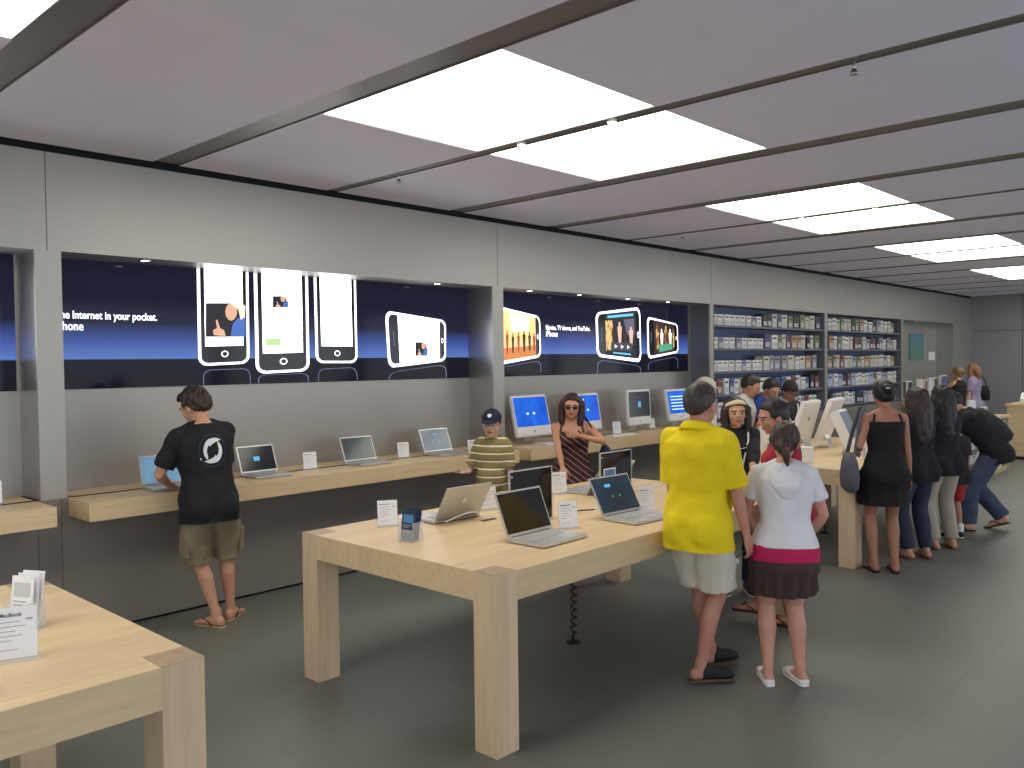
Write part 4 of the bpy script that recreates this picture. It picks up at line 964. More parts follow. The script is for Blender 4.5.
def top(f, name, m, hem=-.12, ease=.022, sleeve=.6, sease=.02, neck=.53, wr=.006, waist=0, voxel=.009, long=0, collar=None, seed=1, hemease=.008, butt=True):
    s = f.s; mb = MB(); ts = []; t = hem
    t -= .03
    while t < neck: ts.append(t); t += .035
    ts.append(neck); secs = []
    for t in ts:
        e = ease*s
        e += hemease*s*min(1, max(0, (.12-t)/.18))
        if t > .46: e = min(e, .016*s)
        c = list(f.sec(max(t, -.19), e, exp=2.5))
        if t < -.02:
            q = f.sec(-.02, e, exp=2.5); c[3] = q[3]; c[4] = q[4]
        if waist: c[3] -= waist*s*math.exp(-((t-.17)/.07)**2)
        secs.append(tuple(c))
    mb.loft(secs, 28)
    for i, (c, r, Rm) in enumerate(f.extra):
        if i < len(f.extra)-2 or (hem < -.03 and butt): mb.ell(c, tuple(v+(ease+.014)*s for v in r), Rm)
    if sleeve:
        for sh, el, wr_ in f.arm:
            pts = [sh+(sh-el).normalized()*-.0, sh.lerp(el, .3)]; g = (1 if f.sex == 'm' else .84)*(f.bw*.6+.4)
            if sleeve <= 1:
                pts = [sh, sh.lerp(el, sleeve*.5), sh.lerp(el, sleeve)]; rs = [.058*s*g+sease*s*.3, .049*s*g+sease*s*.7, .045*s*g+sease*s*1.05]; sc0 = True
            else:
                pts = [sh, sh.lerp(el, .5), el, el.lerp(wr_, (sleeve-1)*.5), el.lerp(wr_, sleeve-1)]; rs = [.056*s*g+sease*s*.6, .048*s*g+sease*s*.8, .040*s*g+sease*s*.8, .037*s*g+sease*s*.7, .028*s*g+sease*s*.5]
            # flat cut cuff: no round cap at the end
            T = (pts[-1]-pts[-2]).normalized(); h0 = V((1, 0, 0)) if abs(T.x) < .8 else V((0, 1, 0))
            mb.ell(pts[0], (rs[0],)*3); mb.tube(pts, rs, 16, caps=False)
        for k, sx in enumerate((-1, 1)):
            nb, Rn = f.S(.505); sh = f.arm[k][0]
            mb.tube([nb+Rn @ V((sx*.035*s*f.bw, -.01*s, -.004)), sh+V((0, 0, .010*s))], [.058*s, .058*s*(1 if f.sex == 'm' else .86)], 12)
    o = add(f, name, mb, m, voxel, 3, wr*s, 9, seed, (1, 1, .7))
    pc, Rm = f.S(max(hem, -.18)); bm = bmesh.new(); bm.from_mesh(o.data)
    g = bmesh.ops.bisect_plane(bm, geom=bm.verts[:]+bm.edges[:]+bm.faces[:], plane_co=pc, plane_no=Rm @ V((0, 0, 1)), clear_inner=True) if not sleeve or sleeve <= 1 else None
    if g:
        ed = [e for e in bm.edges if e.is_boundary]
        if ed: bmesh.ops.holes_fill(bm, edges=ed, sides=0)
    bm.to_mesh(o.data); bm.free(); o.data.update()
    if collar:
        mb = MB(); pc, Rm = f.S(neck+.012); n = 28; r = (.066 if f.sex == 'm' else .056)*s
        pts = [pc+Rm @ V((r*math.cos(2*PI*i/n)*1.12, r*math.sin(2*PI*i/n)-.01*s, .0*s-.012*s*math.sin(2*PI*i/n))) for i in range(n+1)]
        secs = []
        vs = []
        for i in range(n):
            a = 2*PI*i/n; d = V((math.cos(a), math.sin(a), 0))
            for k, (rr, zz) in enumerate(((1.0, .018), (1.10, .022), (1.5, -.018), (1.44, -.028), (1.0, -.02))):
                vs.append(pc+Rm @ V((r*rr*1.12*d.x, r*rr*d.y-.012*s, zz*s-.014*s*d.y)))
        fs = [(i*5+k, i*5+(k+1) % 5, ((i+1) % n)*5+(k+1) % 5, ((i+1) % n)*5+k) for i in range(n) for k in range(5)]
        mb.add(vs, fs); q = mb.build('collar', collar, o, True)
    return o
def legs_wear(f, name, m, waist=.06, frac=.9, ease=.02, flare=.01, wr=.006, voxel=.01, seed=3, crotch=True):
    """frac: 1 = knee, 2 = ankle"""
    s = f.s; mb = MB(); g = (f.bw*.5+.5)
    mb.loft([f.sec(t, ease*s*.7, exp=2.4) for t in (-.13, -.10, -.06, -.02, .02, waist)], 24)
    for c, r, Rm in f.extra[-2:]:
        if abs((f.o.matrix_world.to_3x3() @ c).z) >= 0: mb.ell(c, tuple(v+ease*s*.6 for v in r), Rm)
    for (hp, kn, an, td, hl, base, fd, fu, lat) in f.leg:
        def P(u): return hp.lerp(kn, u) if u <= 1 else kn.lerp(an, u-1)
        def Rr(u):
            tab = [(0, .088), (.3, .082), (.7, .064), (1, .054), (1.33, .055), (1.62, .042), (2, .036)]
            for a, c in zip(tab[:-1], tab[1:]):
                if u <= c[0]: return a[1]+(c[1]-a[1])*(u-a[0])/(c[0]-a[0])
            return .036
        us = [frac*i/9 for i in range(10)]
        pts = [P(u) for u in us]; rs = [(Rr(u)*g+ease*(.25+.75*min(1, u/.45))+flare*(u/frac)**2)*s for u in us]
        secs = []; 
        mb.tube([pts[0]+V((0, 0, .02*s))]+pts, [rs[0]]+rs, 18, caps=False)
    return add(f, name, mb, m, voxel, 3, wr*s, 8, seed, (1, 1, .6))
def skirt(f, name, m, t0=.03, z1=.50, r1=(.20, .18), ruffle=.012, n=56, gathers=11, tiers=1, seed=2, hipe=.018):
    s = f.s; mb = MB(); c0 = f.sec(t0, .022*s); secs = []; K = 14; vs = []
    zt = c0[0].z; z1 *= s; mid = (f.leg[0][1]+f.leg[1][1])/2
    for k in range(K+1):
        u = k/K; cx = c0[0].lerp(V((mid.x, mid.y, 0)), u*.7); cx.z = zt+(z1-zt)*u
        hipb = hipe*s*math.exp(-((u-.3)/.2)**2)
        rx = c0[3]+(r1[0]*s-c0[3])*u+hipb; ry = c0[4]+(r1[1]*s-c0[4])*u+hipb
        for i in range(n):
            a = 2*PI*i/n; w = ruffle*s*math.sin(gathers*a+seed+.6*math.sin(3*a))*min(1, max(0, u-.18)*2)
            if tiers > 1: w *= .5+((u*tiers) % 1)
            vs.append(cx+V((math.cos(a)*(rx+w), math.sin(a)*(ry+w), 0)))
    fs = [(k*n+i, (k+1)*n+i, (k+1)*n+(i+1) % n, k*n+(i+1) % n) for k in range(K) for i in range(n)]
    fs.append(tuple(range(n))); 
    # inner wall gives the cloth thickness
    o = len(vs); cx = (f.leg[0][0]+f.leg[1][0])/2
    vs2 = [v.lerp(V((cx.x, cx.y, v.z)), .05) for v in vs]; mb.add(vs, fs)
    mb.add(vs2, [tuple(reversed(q)) for q in fs[:-1]])
    mb.add(vs[K*n:]+vs2[K*n:], [(i, (i+1) % n, n+(i+1) % n, n+i) for i in range(n)])
    return mb.build(name, m, f.o, True)
def shoes(f, name, m, kind='shoe', solem=None):
    s = f.s; out = []
    for (hp, kn, an, td, hl, base, fd, fu, lat) in f.leg:
        mb = MB()
        up = fu
        def ssole(z0, z1, k=1.0):
            secs = []
            for y, w in ((-.075, .016), (-.066, .028), (-.03, .036), (.02, .036), (.08, .043), (.13, .050), (.17, .044), (.195, .026), (.202, .012)):
                secs.append((base+fd*y*s+up*((z0+z1)/2)*s, lat, up, w*k*s, abs(z1-z0)/2*s, 4))
            mb.loft(secs, 14)
        if kind == 'flip_flop':
            ssole(-.012, .001); o = mb.build('sole' if False else name, m, f.o, True)
            mb = MB()
            for sx in (-1, 1): mb.tube([base+fd*.135*s+up*.028*s, base+fd*.10*s+lat*sx*.028*s+up*.05*s, base+fd*.04*s+lat*sx*.037*s+up*.03*s, base+fd*.02*s+lat*sx*.034*s+up*.0*s], .0055*s, 6)
            mb.build('strap', solem or m, o, True); out.append(o)
        else:
            mb2 = MB(); 
            for y0, y1 in ((0, 0),):
                secs = []
                rows = ((-.074, .018, .026, .026), (-.06, .034, .034, .034), (-.02, .040, .040, .042), (.03, .041, .046, .046), (.08, .047, .034, .034), (.13, .053, .026, .026), (.17, .048, .021, .021), (.196, .03, .016, .014)) if kind != 'clog' else ((.0, .040, .036, .036), (.03, .042, .048, .048), (.08, .050, .038, .038), (.13, .056, .030, .030), (.17, .052, .026, .026), (.198, .034, .02, .018))
                if kind == 'slipper': rows = ((-.074, .02, .012, .014), (-.06, .037, .016, .02), (.0, .040, .016, .022), (.05, .042, .016, .024), (.085, .048, .03, .03), (.13, .053, .026, .026), (.17, .048, .021, .021), (.196, .03, .016, .014))
                mb2.loft([(base+fd*y*s+up*z*s, lat, up, w*s, hz*s, 2.5) for y, w, z, hz in rows], 16)
            o = mobj(name, remesh(mb2, .008, 3), m, f.o)
            ssole(-.012, .004, 1.03); mb.build('sole', solem or m, o, True); out.append(o)
    return out
def hair_shell(f, mb, style='short', vol=1.0):
    """vertices sink into the skull where the face is"""
    n, m = 40, 28; c = (0, -.014, .024); vs = []
    for j in range(m+1):
        p = PI*j/m
        for i in range(n):
            a = 2*PI*i/n; x, y, z = math.sin(p)*math.cos(a), math.sin(p)*math.sin(a), math.cos(p)
            tab = {'short': ((-1, -.92), (-.6, -.9), (-.15, -.45), (.1, -.22), (.38, -.12), (.5, .30), (.85, .50), (1, .52)),
                   'bald': ((-1, -.88), (-.6, -.85), (-.15, -.4), (.1, -.15), (.3, .1), (.5, .6), (1, .75)),
                   'long': ((-1, -1.1), (-.5, -1.0), (-.1, -.7), (.25, -.42), (.45, -.2), (.58, .28), (.85, .48), (1, .50))}[style]
            th = tab[-1][1]
            for (a0, b0), (a1_, b1) in zip(tab[:-1], tab[1:]):
                if y <= a1_: th = b0+(b1-b0)*(y-a0)/(a1_-a0); break
            k = min(1, max(0, (z-th)/.10+.5)); k = k*k*(3-2*k)
            rr = .80+.20*k
            vs.append(f.H(c[0]+x*.083*rr*vol, c[1]+y*.102*rr*vol, c[2]+z*.103*rr*(vol*.5+.5)))
    fs = [(j*n+i, (j+1)*n+i, (j+1)*n+(i+1) % n, j*n+(i+1) % n) for j in range(m) for i in range(n)]
    mb.add(vs, fs)
HAIRS = {}
def hairmat(rgb):
    if rgb not in HAIRS: HAIRS[rgb] = mat('hair_%d_%d_%d' % rgb, rgb, .5, bump=.5, bscale=70, var=.3, vscale=30, vstretch=(1, 1, .25))
    return HAIRS[rgb]
def hair(f, rgb, style='short', vol=1.0, extra=None, disp=.005, voxel=.0075):
    mb = MB(); hair_shell(f, mb, style, vol); H = f.H; s = f.hs
    if extra == 'bob':
        for sx in (-1, 1):
            mb.tube([H(sx*.06, -.03, .07), H(sx*.085, -.005, .02), H(sx*.09, -.005, -.05), H(sx*.085, .005, -.12), H(sx*.07, .01, -.165)], [.03*s, .034*s, .034*s, .032*s, .018*s], 12)
        mb.tube([H(0, -.09, .03), H(0, -.10, -.05), H(0, -.095, -.14)], [.06*s, .065*s, .045*s], 16)
    if extra in ('long', 'longwide'):
        w = 1.0 if extra == 'long' else 1.2
        hx = (0, -.085, .02)
        dn = f.Rh.transposed() @ V((0, 0, -1)); a0 = V((0, -.075, .02)); P = [H(*(a0+dn*q+V((0, -.035-.03*q, 0)))) for q in (.0, .1, .2, .3, .40, .47)]
        mb.tube(P, [.065*s*w, .085*s*w, .09*s*w, .085*s*w, .065*s*w, .03*s], 18, flat=.6, hint=f.Rh @ V((1, 0, 0)))
        for sx in (-1, 1): mb.tube([H(sx*.06, -.02, .05), H(sx*.08, -.02, -.03), P[2]+f.Rh @ V((sx*.05, .03, .02))], [.03*s, .034*s, .03*s], 12)
    if extra == 'bun':
        mb.ell(H(0, -.105, .035), (.04*s, .032*s, .038*s), f.Rh); mb.tube([H(-.03, -.10, .05), H(.02, -.135, .03), H(.03, -.12, .0)], .012*s, 8)
    if extra == 'lowtail':
        mb.ell(H(.0, -.105, -.03), (.045*s, .032*s, .05*s), f.Rh); mb.tube([H(.01, -.12, -.03), H(.03, -.13, -.08), H(.045, -.115, -.13)], [.026*s, .024*s, .010*s], 12)
    o = add(f, 'hair', mb, hairmat(rgb), voxel, 2, disp*f.s, 26, 5, (1, 1, .5)); return o
def ring_on_head(f, name, m, z, tilt, rx=.088, ry=.108, r=.012, wide=.022):
    mb = MB(); n = 36; vs = []
    for i in range(n):
        a = 2*PI*i/n
        for (k, zz) in ((1.0, -wide/2), (1.05, 0), (1.0, wide/2), (.93, 0)):
            y = ry*math.sin(a); z_ = z+zz+tilt*y; q = math.sqrt(max(.1, 1-((z_-.024)/.108)**2)); vs.append(f.H(rx*q*k*math.cos(a), -.014+y*q*k, z_))
    mb.add(vs, [(i*4+k, i*4+(k+1) % 4, ((i+1) % n)*4+(k+1) % 4, ((i+1) % n)*4+k) for i in range(n) for k in range(4)])
    return mb.build(name, m, f.o, True)
def cap(f, m, turn=0, badge=None, brimm=None):
    mb = MB(); n, K = 28, 10; vs = []; H = f.H
    for k in range(K+1):
        p = (PI/2)*k/K
        for i in range(n):
            a = 2*PI*i/n; vs.append(H(.086*math.cos(a)*math.cos(p), -.012+.106*math.sin(a)*math.cos(p), .048+.088*math.sin(p)))
    mb.add(vs, [(k*n+i, k*n+(i+1) % n, (k+1)*n+(i+1) % n, (k+1)*n+i) for k in range(K) for i in range(n)])
    mb.add([v for v in vs[:n]], [tuple(range(n))]); mb.ell(H(0, -.012, .138), (.007*f.hs, .007*f.hs, .004*f.hs), f.Rh)
    c = mb.build('cap', m, f.o, True)
    mb = MB(); T = rad(turn); ct, st = math.cos(T), math.sin(T); top_, bot = [], []
    for i in range(13):
        a = rad(18+144*i/12); x, y = .083*math.cos(a), .10*math.sin(a)
        for q, (k, dz) in enumerate(((1, .0), (1+.75*math.sin(PI*i/12)**.6, -.012-.012*math.sin(PI*i/12)))):
            X, Y = x*(1 if q == 0 else 1.0), y*k
            X, Y = X*ct-Y*st, X*st+Y*ct
            top_.append(H(X, -.012+Y, .052+dz)); bot.append(H(X, -.012+Y, .047+dz))
    vs = top_+bot; N = len(top_); fs = []
    for i in range(12): a = 2*i; fs += [(a, a+1, a+3, a+2), (N+a, N+a+2, N+a+3, N+a+1), (a+1, N+a+1, N+a+3, a+3)]
    mb.add(vs, fs); mb.build('brim', brimm or m, c, True)
    if badge:
        mb = MB()
        ringp = [H(.017*math.cos(2*PI*i/14), .093-.02*0, .088+.017*math.sin(2*PI*i/14)) for i in range(14)]
        ringq = [H(.010*math.cos(2*PI*i/14), .095, .088+.010*math.sin(2*PI*i/14)) for i in range(14)]
        mb.ell(H(0, .086, .086), (.018*f.hs, .006*f.hs, .018*f.hs), f.Rh @ Matrix.Rotation(-rad(-38), 3, 'X')); mb.build('badge', badge, c, True)
    return c
def glasses(f, name, lens, rim, w=.025, h=.0145):
    mb = MB()
    for sx in (-1, 1): mb.ell(f.H(sx*.031, .098, .003), (w*f.hs, .004*f.hs, h*f.hs), f.Rh, 16, 8)
    o = mb.build(name, lens, f.o, True); mb = MB()
    for sx in (-1, 1): mb.tube([f.H(sx*.054, .096, .008), f.H(sx*.075, .08, .008), f.H(sx*.08, .0, .004)], .0025*f.hs, 6)
    mb.tube([f.H(-.01, .102, .008), f.H(.01, .102, .008)], .0025*f.hs, 6); mb.build('frame', rim, o, True)
    return o
def on_surface(o, pts, off=.003):
    """drop points given as (origin, direction) onto o's mesh"""
    bv = BVHTree.FromPolygons([v.co for v in o.data.vertices], [p.vertices for p in o.data.polygons]); out = []
    for a, d in pts:
        h = bv.ray_cast(a, d); out.append((h[0]-d*off) if h[0] is not None else a+d*.3)
    return out
def cloth(name, rgb, var=.07, vs=6, rough=.85): return mat(name, rgb, rough, bump=.25, bscale=220, var=var, vscale=vs)
def stripes(name, bands, scale, rot=0, rough=.85, warp=.0):
    m, nt, bs = nodes(name); tc = nt.nodes.new('ShaderNodeTexCoord'); mp = nt.nodes.new('ShaderNodeMapping'); mp.inputs['Rotation'].default_value = (0, rad(rot), 0)
    nt.links.new(tc.outputs['Object'], mp.inputs[0]); sp = nt.nodes.new('ShaderNodeSeparateXYZ'); nt.links.new(mp.outputs[0], sp.inputs[0])
    a = nt.nodes.new('ShaderNodeMath'); a.operation = 'MULTIPLY'; a.inputs[1].default_value = scale; nt.links.new(sp.outputs['Z'], a.inputs[0])
    q = nt.nodes.new('ShaderNodeMath'); q.operation = 'FRACT'; nt.links.new(a.outputs[0], q.inputs[0])
    r = ramp(nt, bands, 'CONSTANT'); nt.links.new(q.outputs[0], r.inputs[0]); nt.links.new(r.outputs[0], bs.inputs['Base Color']); bs.inputs['Roughness'].default_value = rough
    return m
def strap_tube(f, o, name, m, pts, r=.009, flat=.4, parent=None):
    mb = MB(); mb.tube(pts, r, 8, flat=flat); return mb.build(name, m, parent or f.o, True)
def torso_ring_pts(f, pts, e=.03):
    out = []
    for t, a in pts:
        c, ax, ay, rx, ry, ex = f.sec(t, e*f.s); ca, sa = math.cos(rad(a)), math.sin(rad(a))
        out.append(c+ax*(rx*math.copysign(abs(ca)**.8, ca))+ay*(ry*math.copysign(abs(sa)**.8, sa)))
    return out
TAN = (205, 152, 122); PALE = (214, 168, 146); BRN = (176, 128, 102)

# 1 man in black T-shirt with the round emblem
f = figure('man in black T-shirt with white swirl emblem and khaki shorts at the wall counter', (2.93, 5.74), 8, 1.81, 'm', lean=5, side=-4, head=(-28, 26, -4),
           feet=[('p', 224, 628, 198, 624), ('p', 227, 622, 238, 614)], hands=[('w', 2.79, 6.06, 1.045), ('w', 2.97, 6.04, 1.05)], poles=[(-.9, -.6, -.5), (.9, -.8, -.5)], palms=[(0, 0, -1), (0, 0, -1)], curls=(18, 18), skinc=TAN, bw=.95, hip=.90)
CBLK = cloth('cotton_black', (20, 22, 27)); KH = cloth('khaki', (142, 130, 102), .1, 10)
sh = top(f, 'shirt', CBLK, hem=-.14, ease=.028, sleeve=.78, sease=.026, wr=.009, hemease=.012)
so = legs_wear(f, 'shorts', KH, .02, 1.06, .034, .012, .010)
for sx, k in ((-1, 0), (1, 1)):
    hp, kn = f.leg[k][0], f.leg[k][1]; c = hp.lerp(kn, .72)+V((sx*.092*f.s, -.01, 0)); mb = MB()
    mb.box(-.016, .016, -.07, .07, -.085, .075, Matrix.Translation(c)); mb.box(-.02, .02, -.074, .074, .05, .085, Matrix.Translation(c)); mb.build('cargo_pocket', KH, so, bevel=.006)
mb = MB(); c = f.leg[0][0].lerp(f.leg[0][1], 1)+V((-.09, -.02, -.03))
for dx in (0, .02): mb.tube([c+V((dx, 0, 0)), c+V((dx+.004, .0, -.05)), c+V((dx-.003, -.003, -.11))], .003, 6)
mb.build('drawstring', KH, so, True)
shoes(f, 'flip_flop', mat('flop_tan', (170, 150, 122), .7), 'flip_flop', mat('flop_brown', (60, 44, 34), .7))
hair(f, (50, 36, 28), 'short', 1.05, disp=.012)
EMW = mat('emblem_white', (226, 230, 232), .8); EMB = mat('emblem_blue', (58, 74, 122), .8)
ec = V((.035, 0, 0)); pc, Rm = f.S(.315)
def back_pt(u, v): return (pc+Rm @ V((.012+u, -.5, v)), V((0, 1, 0)))
def strip(name, A, B, m, off):
    pts = on_surface(sh, [back_pt(*p) for p in A]+[back_pt(*p) for p in B], off); n = len(A); mb = MB()
    mb.add(pts, [(i, i+1, n+i+1, n+i) for i in range(n-1)]); return mb.build(name, m, sh, True)
ringA = [(.098*math.cos(2*PI*i/48), .118*math.sin(2*PI*i/48)) for i in range(49)]; ringB = [(.094*math.cos(2*PI*i/48), .114*math.sin(2*PI*i/48)) for i in range(49)]
em = strip('emblem_ring', ringA, ringB, EMB, .003)
HO = [(-.5, -.45), (-.62, -.25), (-.66, .0), (-.64, .2), (-.55, .42), (-.43, .58), (-.25, .7), (-.05, .74), (.15, .75), (.33, .73), (.5, .67), (.67, .58)]
HI = [(-.38, -.5), (-.38, -.29), (-.42, -.06), (-.38, .12), (-.31, .27), (-.24, .36), (-.15, .26), (-.05, .36), (.05, .42), (.2, .47), (.35, .51), (.67, .58)]
for k in (1, -1): strip('emblem_swirl', [(x*.098*k, y*.118*k) for x, y in HO], [(x*.098*k, y*.118*k) for x, y in HI], EMW, .005)
strip('emblem_dot', [(-.086+.006*math.cos(2*PI*i/10), -.05+.007*math.sin(2*PI*i/10)) for i in range(11)], [(-.086, -.05)]*11, EMW, .004)

# 2 boy in striped polo
figure.child = True
f = figure('boy in dark cap, glasses and olive striped polo shirt with one hand held out', (5.20, 5.12), 248, 1.52, 'm', lean=0, head=(-12, 3, 0), feet=[(-.10, 0, -10), (.10, 0, 10)],
           hands=[None, ('w', 4.95, 5.16, .985)], poles=[None, (.6, -.9, -.6)], palms=[None, (.1, .1, 1, .5, .9, -.02)], curls=(25, 8), skinc=PALE, bw=.84, belly=.02, voxel=.007)
figure.child = False
POLO = stripes('polo_stripes', [(0, (140, 126, 76)), (.36, (224, 214, 192)), (.58, (120, 104, 62)), (.80, (140, 126, 76))], 15.5)
top(f, 'shirt', POLO, hem=-.12, ease=.024, sleeve=.8, sease=.022, wr=.007, neck=.508, collar=mat('polo_collar', (120, 110, 60), .8))
legs_wear(f, 'shorts', cloth('dark_denim', (34, 38, 54)), .0, 1.05, .03, .01)
shoes(f, 'shoe', WHITE, 'shoe', WHITE)
hair(f, (70, 52, 40), 'short', 1.0); cap(f, cloth('cap_navy', (26, 32, 56)), 0, WHITE)
glasses(f, 'glasses', mat('clear_lens', (200, 205, 215), .1, alpha=.35), mat('glasses_rim', (60, 60, 70), .3), .018, .012)

# 3 woman in sunglasses
f = figure('woman in dark sunglasses and brown striped sleeveless dress, her hand at her chest', (6.15, 5.02), 229, 1.645, 'f', lean=2, head=(4, 2, -4), hands=[('w', 6.02, 4.83, 1.23), ('w', 5.78, 4.82, .93)],
           poles=[(-1, -.1, -.25), (.6, -.8, -.3)], palms=[(.1, -1, .1, .95, .25, .15), (0, -.2, -1)], curls=(34, 20), skinc=(196, 140, 108), bw=1.08, voxel=.007)
DR = stripes('dress_stripes', [(0, (64, 42, 42)), (.80, (196, 140, 136)), (.93, (64, 42, 42))], 22, 38)
top(f, 'dress', DR, hem=-.16, ease=.018, sleeve=0, neck=.375, wr=.004, waist=-.004, hemease=.02)
skirt(f, 'dress_skirt', DR, .0, .42, (.27, .24), .01)
for sx in (-1, 1): strap_tube(f, None, 'dress_strap', mat('strap_brown', (70, 46, 44), .8), torso_ring_pts(f, [(.37, 90-sx*32), (.43, 90-sx*36), (.475, 90-sx*42), (.495, 90-sx*62), (.485, -90+sx*58), (.43, -90+sx*45), (.37, -90+sx*38)], .013), .009, .5)
mb = MB(); 
for dx, dz in ((0, 0), (.012, -.02), (-.008, -.035)): mb.ell(torso_ring_pts(f, [(.2, 55)], .03)[0]+V((dx, .01, dz)), (.016, .008, .016))
mb.build('brooch', mat('brooch_pale', (214, 200, 160), .5), f.o, True)
hair(f, (52, 28, 24), 'long', 1.04, 'bob'); glasses(f, 'sunglasses', mat('dark_lens', (8, 8, 10), .05), mat('rim_black', (14, 14, 14), .3))
shoes(f, 'sandal', BLACKP, 'flip_flop')
bagp = f.toW(V((-.31, .02, 1.03))); t = thing('handbag', 'dark blue handbag under the arm of the woman in sunglasses', 'bag', (bagp.x, bagp.y, 0), -rad(229))
mb = MB(); mb.loft([(V((0, 0, z)), V((1, 0, 0)), V((0, 1, 0)), rx, ry, 3) for z, rx, ry in ((.93, .035, .10), (.96, .055, .145), (1.04, .055, .15), (1.10, .04, .13), (1.12, .02, .12))], 20); mb.build('pouch', cloth('bag_blue', (30, 44, 78)), t, True)
mb = MB(); mb.tube([(0, .09, 1.10), (.09, .07, 1.22), (.18, .04, 1.385), (.19, -.02, 1.385), (.11, -.09, 1.25), (0, -.09, 1.10)], .008, 8); mb.build('strap', mat('bag_strap', (28, 30, 44), .7), t, True)
mb = MB(); mb.box(.054, .06, -.03, .03, 1.0, 1.05); mb.build('tag', PAPER, t)

# 4 man in yellow
f = figure('man in bright yellow shirt, off-white shorts and black clogs, seen from behind', (4.33, 2.59), 84, 1.79, 'm', lean=1, head=(8, 4, 0), feet=[('p', 703, 672, 737, 664), ('p', 690, 684, 741, 680)],
           hands=[(-.22, .16, .88), (.26, .10, .80)], poles=[None, (.3, -1, -.2)], palms=[None, (-.9, .1, 0)], curls=(25, 26), skinc=(188, 132, 112), bw=.95, belly=.05, sole=.025, hip=.92)
YEL = cloth('cotton_yellow', (232, 205, 12), .05)
top(f, 'shirt', YEL, hem=-.15, ease=.030, sleeve=.9, sease=.032, wr=.010, hemease=.012, collar=YEL, seed=4)
legs_wear(f, 'shorts', cloth('off_white', (206, 198, 184)), .02, .88, .034, .022, .009)
shoes(f, 'clog', mat('clog_black', (20, 20, 22), .7), 'clog', mat('clog_sole', (96, 76, 60), .8))
hair(f, (58, 48, 44), 'bald', 1.0, disp=.003)
hw = f.toW(f.arm[1][2]+V((0, .0, -.09)))
t = thing('folded_glasses', 'clear folded eyeglasses held in the right hand of the man in yellow', 'glasses', hw, -rad(60))
mb = MB(); mb.tube([(-.06, .0, -.05), (-.02, .03, -.02), (.03, .04, .02)], .003, 6); mb.tube([(-.06, .01, -.05), (-.03, .05, -.03), (.03, .05, .0)], .003, 6); mb.build('temple', mat('temple_grey', (90, 90, 96), .3), t, True)
mb = MB(); mb.ell((-.075, .0, -.06), (.022, .006, .018)); mb.ell((-.06, .03, -.075), (.022, .006, .018)); mb.build('lens', mat('lens_pale', (225, 230, 235), .1, alpha=.7), t, True)

# 5 girl with headband
f = figure('young woman with cream headband, black top and white lanyard, facing the camera', (6.30, 3.42), 232, 1.64, 'f', lean=7, head=(-3, 4, 3), hands=[('w', 6.0, 3.12, 1.0), ('w', 5.98, 3.62, .95)], skinc=(198, 146, 114), voxel=.007, hipoff=(0, -.06), bw=1.05)
top(f, 'shirt', CBLK, hem=-.12, ease=.03, sleeve=1.5, sease=.024, wr=.008)
legs_wear(f, 'jeans', cloth('jeans_dark', (34, 42, 62)), .05, 1.97, .012, .01)
shoes(f, 'shoe', BLACKP, 'shoe', WHITE)
hair(f, (40, 28, 24), 'long', 1.03, 'bob'); ring_on_head(f, 'headband', mat('headband_cream', (214, 198, 158), .7), .055, .35, .0875, .107, wide=.034)
LAN = mat('lanyard_white', (222, 224, 228), .7)
strap_tube(f, None, 'lanyard', LAN, torso_ring_pts(f, [(.50, 118), (.44, 108), (.36, 103), (.25, 98), (.12, 93), (.10, 90), (.12, 87), (.25, 82), (.36, 77), (.44, 72), (.50, 62)], .066), .007, .5)
strap_tube(f, None, 'neck_chain', LAN, torso_ring_pts(f, [(.385, 112), (.378, 100), (.375, 90), (.378, 80)], .072), .004, .6)
mb = MB(); c = torso_ring_pts(f, [(.375, 88)], .076)[0]; mb.ell(c, (.014, .008, .014)); mb.build('pendant', LAN, f.o, True)

# 6 woman in red
f = figure('dark haired woman in red T-shirt reaching over the middle table, facing left', (5.50, 2.60), 332, 1.685, 'f', lean=8, head=(-18, 16, 0), feet=[('p', 764, 623, 739, 619), ('p', 799, 629, 773, 624)], hands=[('w', 5.33, 2.93, .985), ('w', 5.6, 2.90, .98)], palms=[(0, 0, -1), (0, 0, -1)], poles=[(-.6, -.8, -.5), (.6, -.8, -.5)], skinc=(186, 132, 106), bw=1.06, hipoff=(0, -.02))
top(f, 'shirt', cloth('cotton_red', (158, 32, 50)), hem=-.12, ease=.02, sleeve=.6, sease=.02, wr=.006)
legs_wear(f, 'shorts', cloth('shorts_brown', (64, 48, 42)), .04, .8, .022, .01)
shoes(f, 'flip_flop', mat('flop_dark', (66, 40, 34), .7), 'flip_flop')
hair(f, (30, 22, 22), 'long', 1.0, 'bun')

# 7 girl in white
f = figure('girl in white hooded T-shirt, pink layer and brown tiered skirt, seen from behind', (4.66, 2.22), 60, 1.575, 'f', lean=2, head=(10, 4, 6), feet=[('p', 770, 687, 760, 667), ('p', 805, 687, 781, 668)],
           hands=[(-.17, .20, .93), (.17, .20, .93)], poles=[(-.7, -.6, -.3), (.7, -.6, -.3)], palms=[(.7, .2, .2), (-.7, .2, .2)], skinc=(200, 146, 124), bw=1.06, legw=1.06)
WC = cloth('cotton_white', (222, 220, 224), .03); PK = cloth('cotton_pink', (186, 26, 84)); BRS = cloth('skirt_brown', (70, 54, 48), .12, 20)
top(f, 'undershirt', PK, hem=-.09, ease=.034, sleeve=0, neck=.012, wr=.002, hemease=.004, butt=False)
sh = top(f, 'shirt', WC, hem=.0, ease=.03, sleeve=.62, sease=.024, wr=.008, waist=.008, seed=7)
mb = MB(); pc, Rm = f.S(.49); Q = lambda x, y, z: pc+Rm @ V((x*f.s, y*f.s, z*f.s))
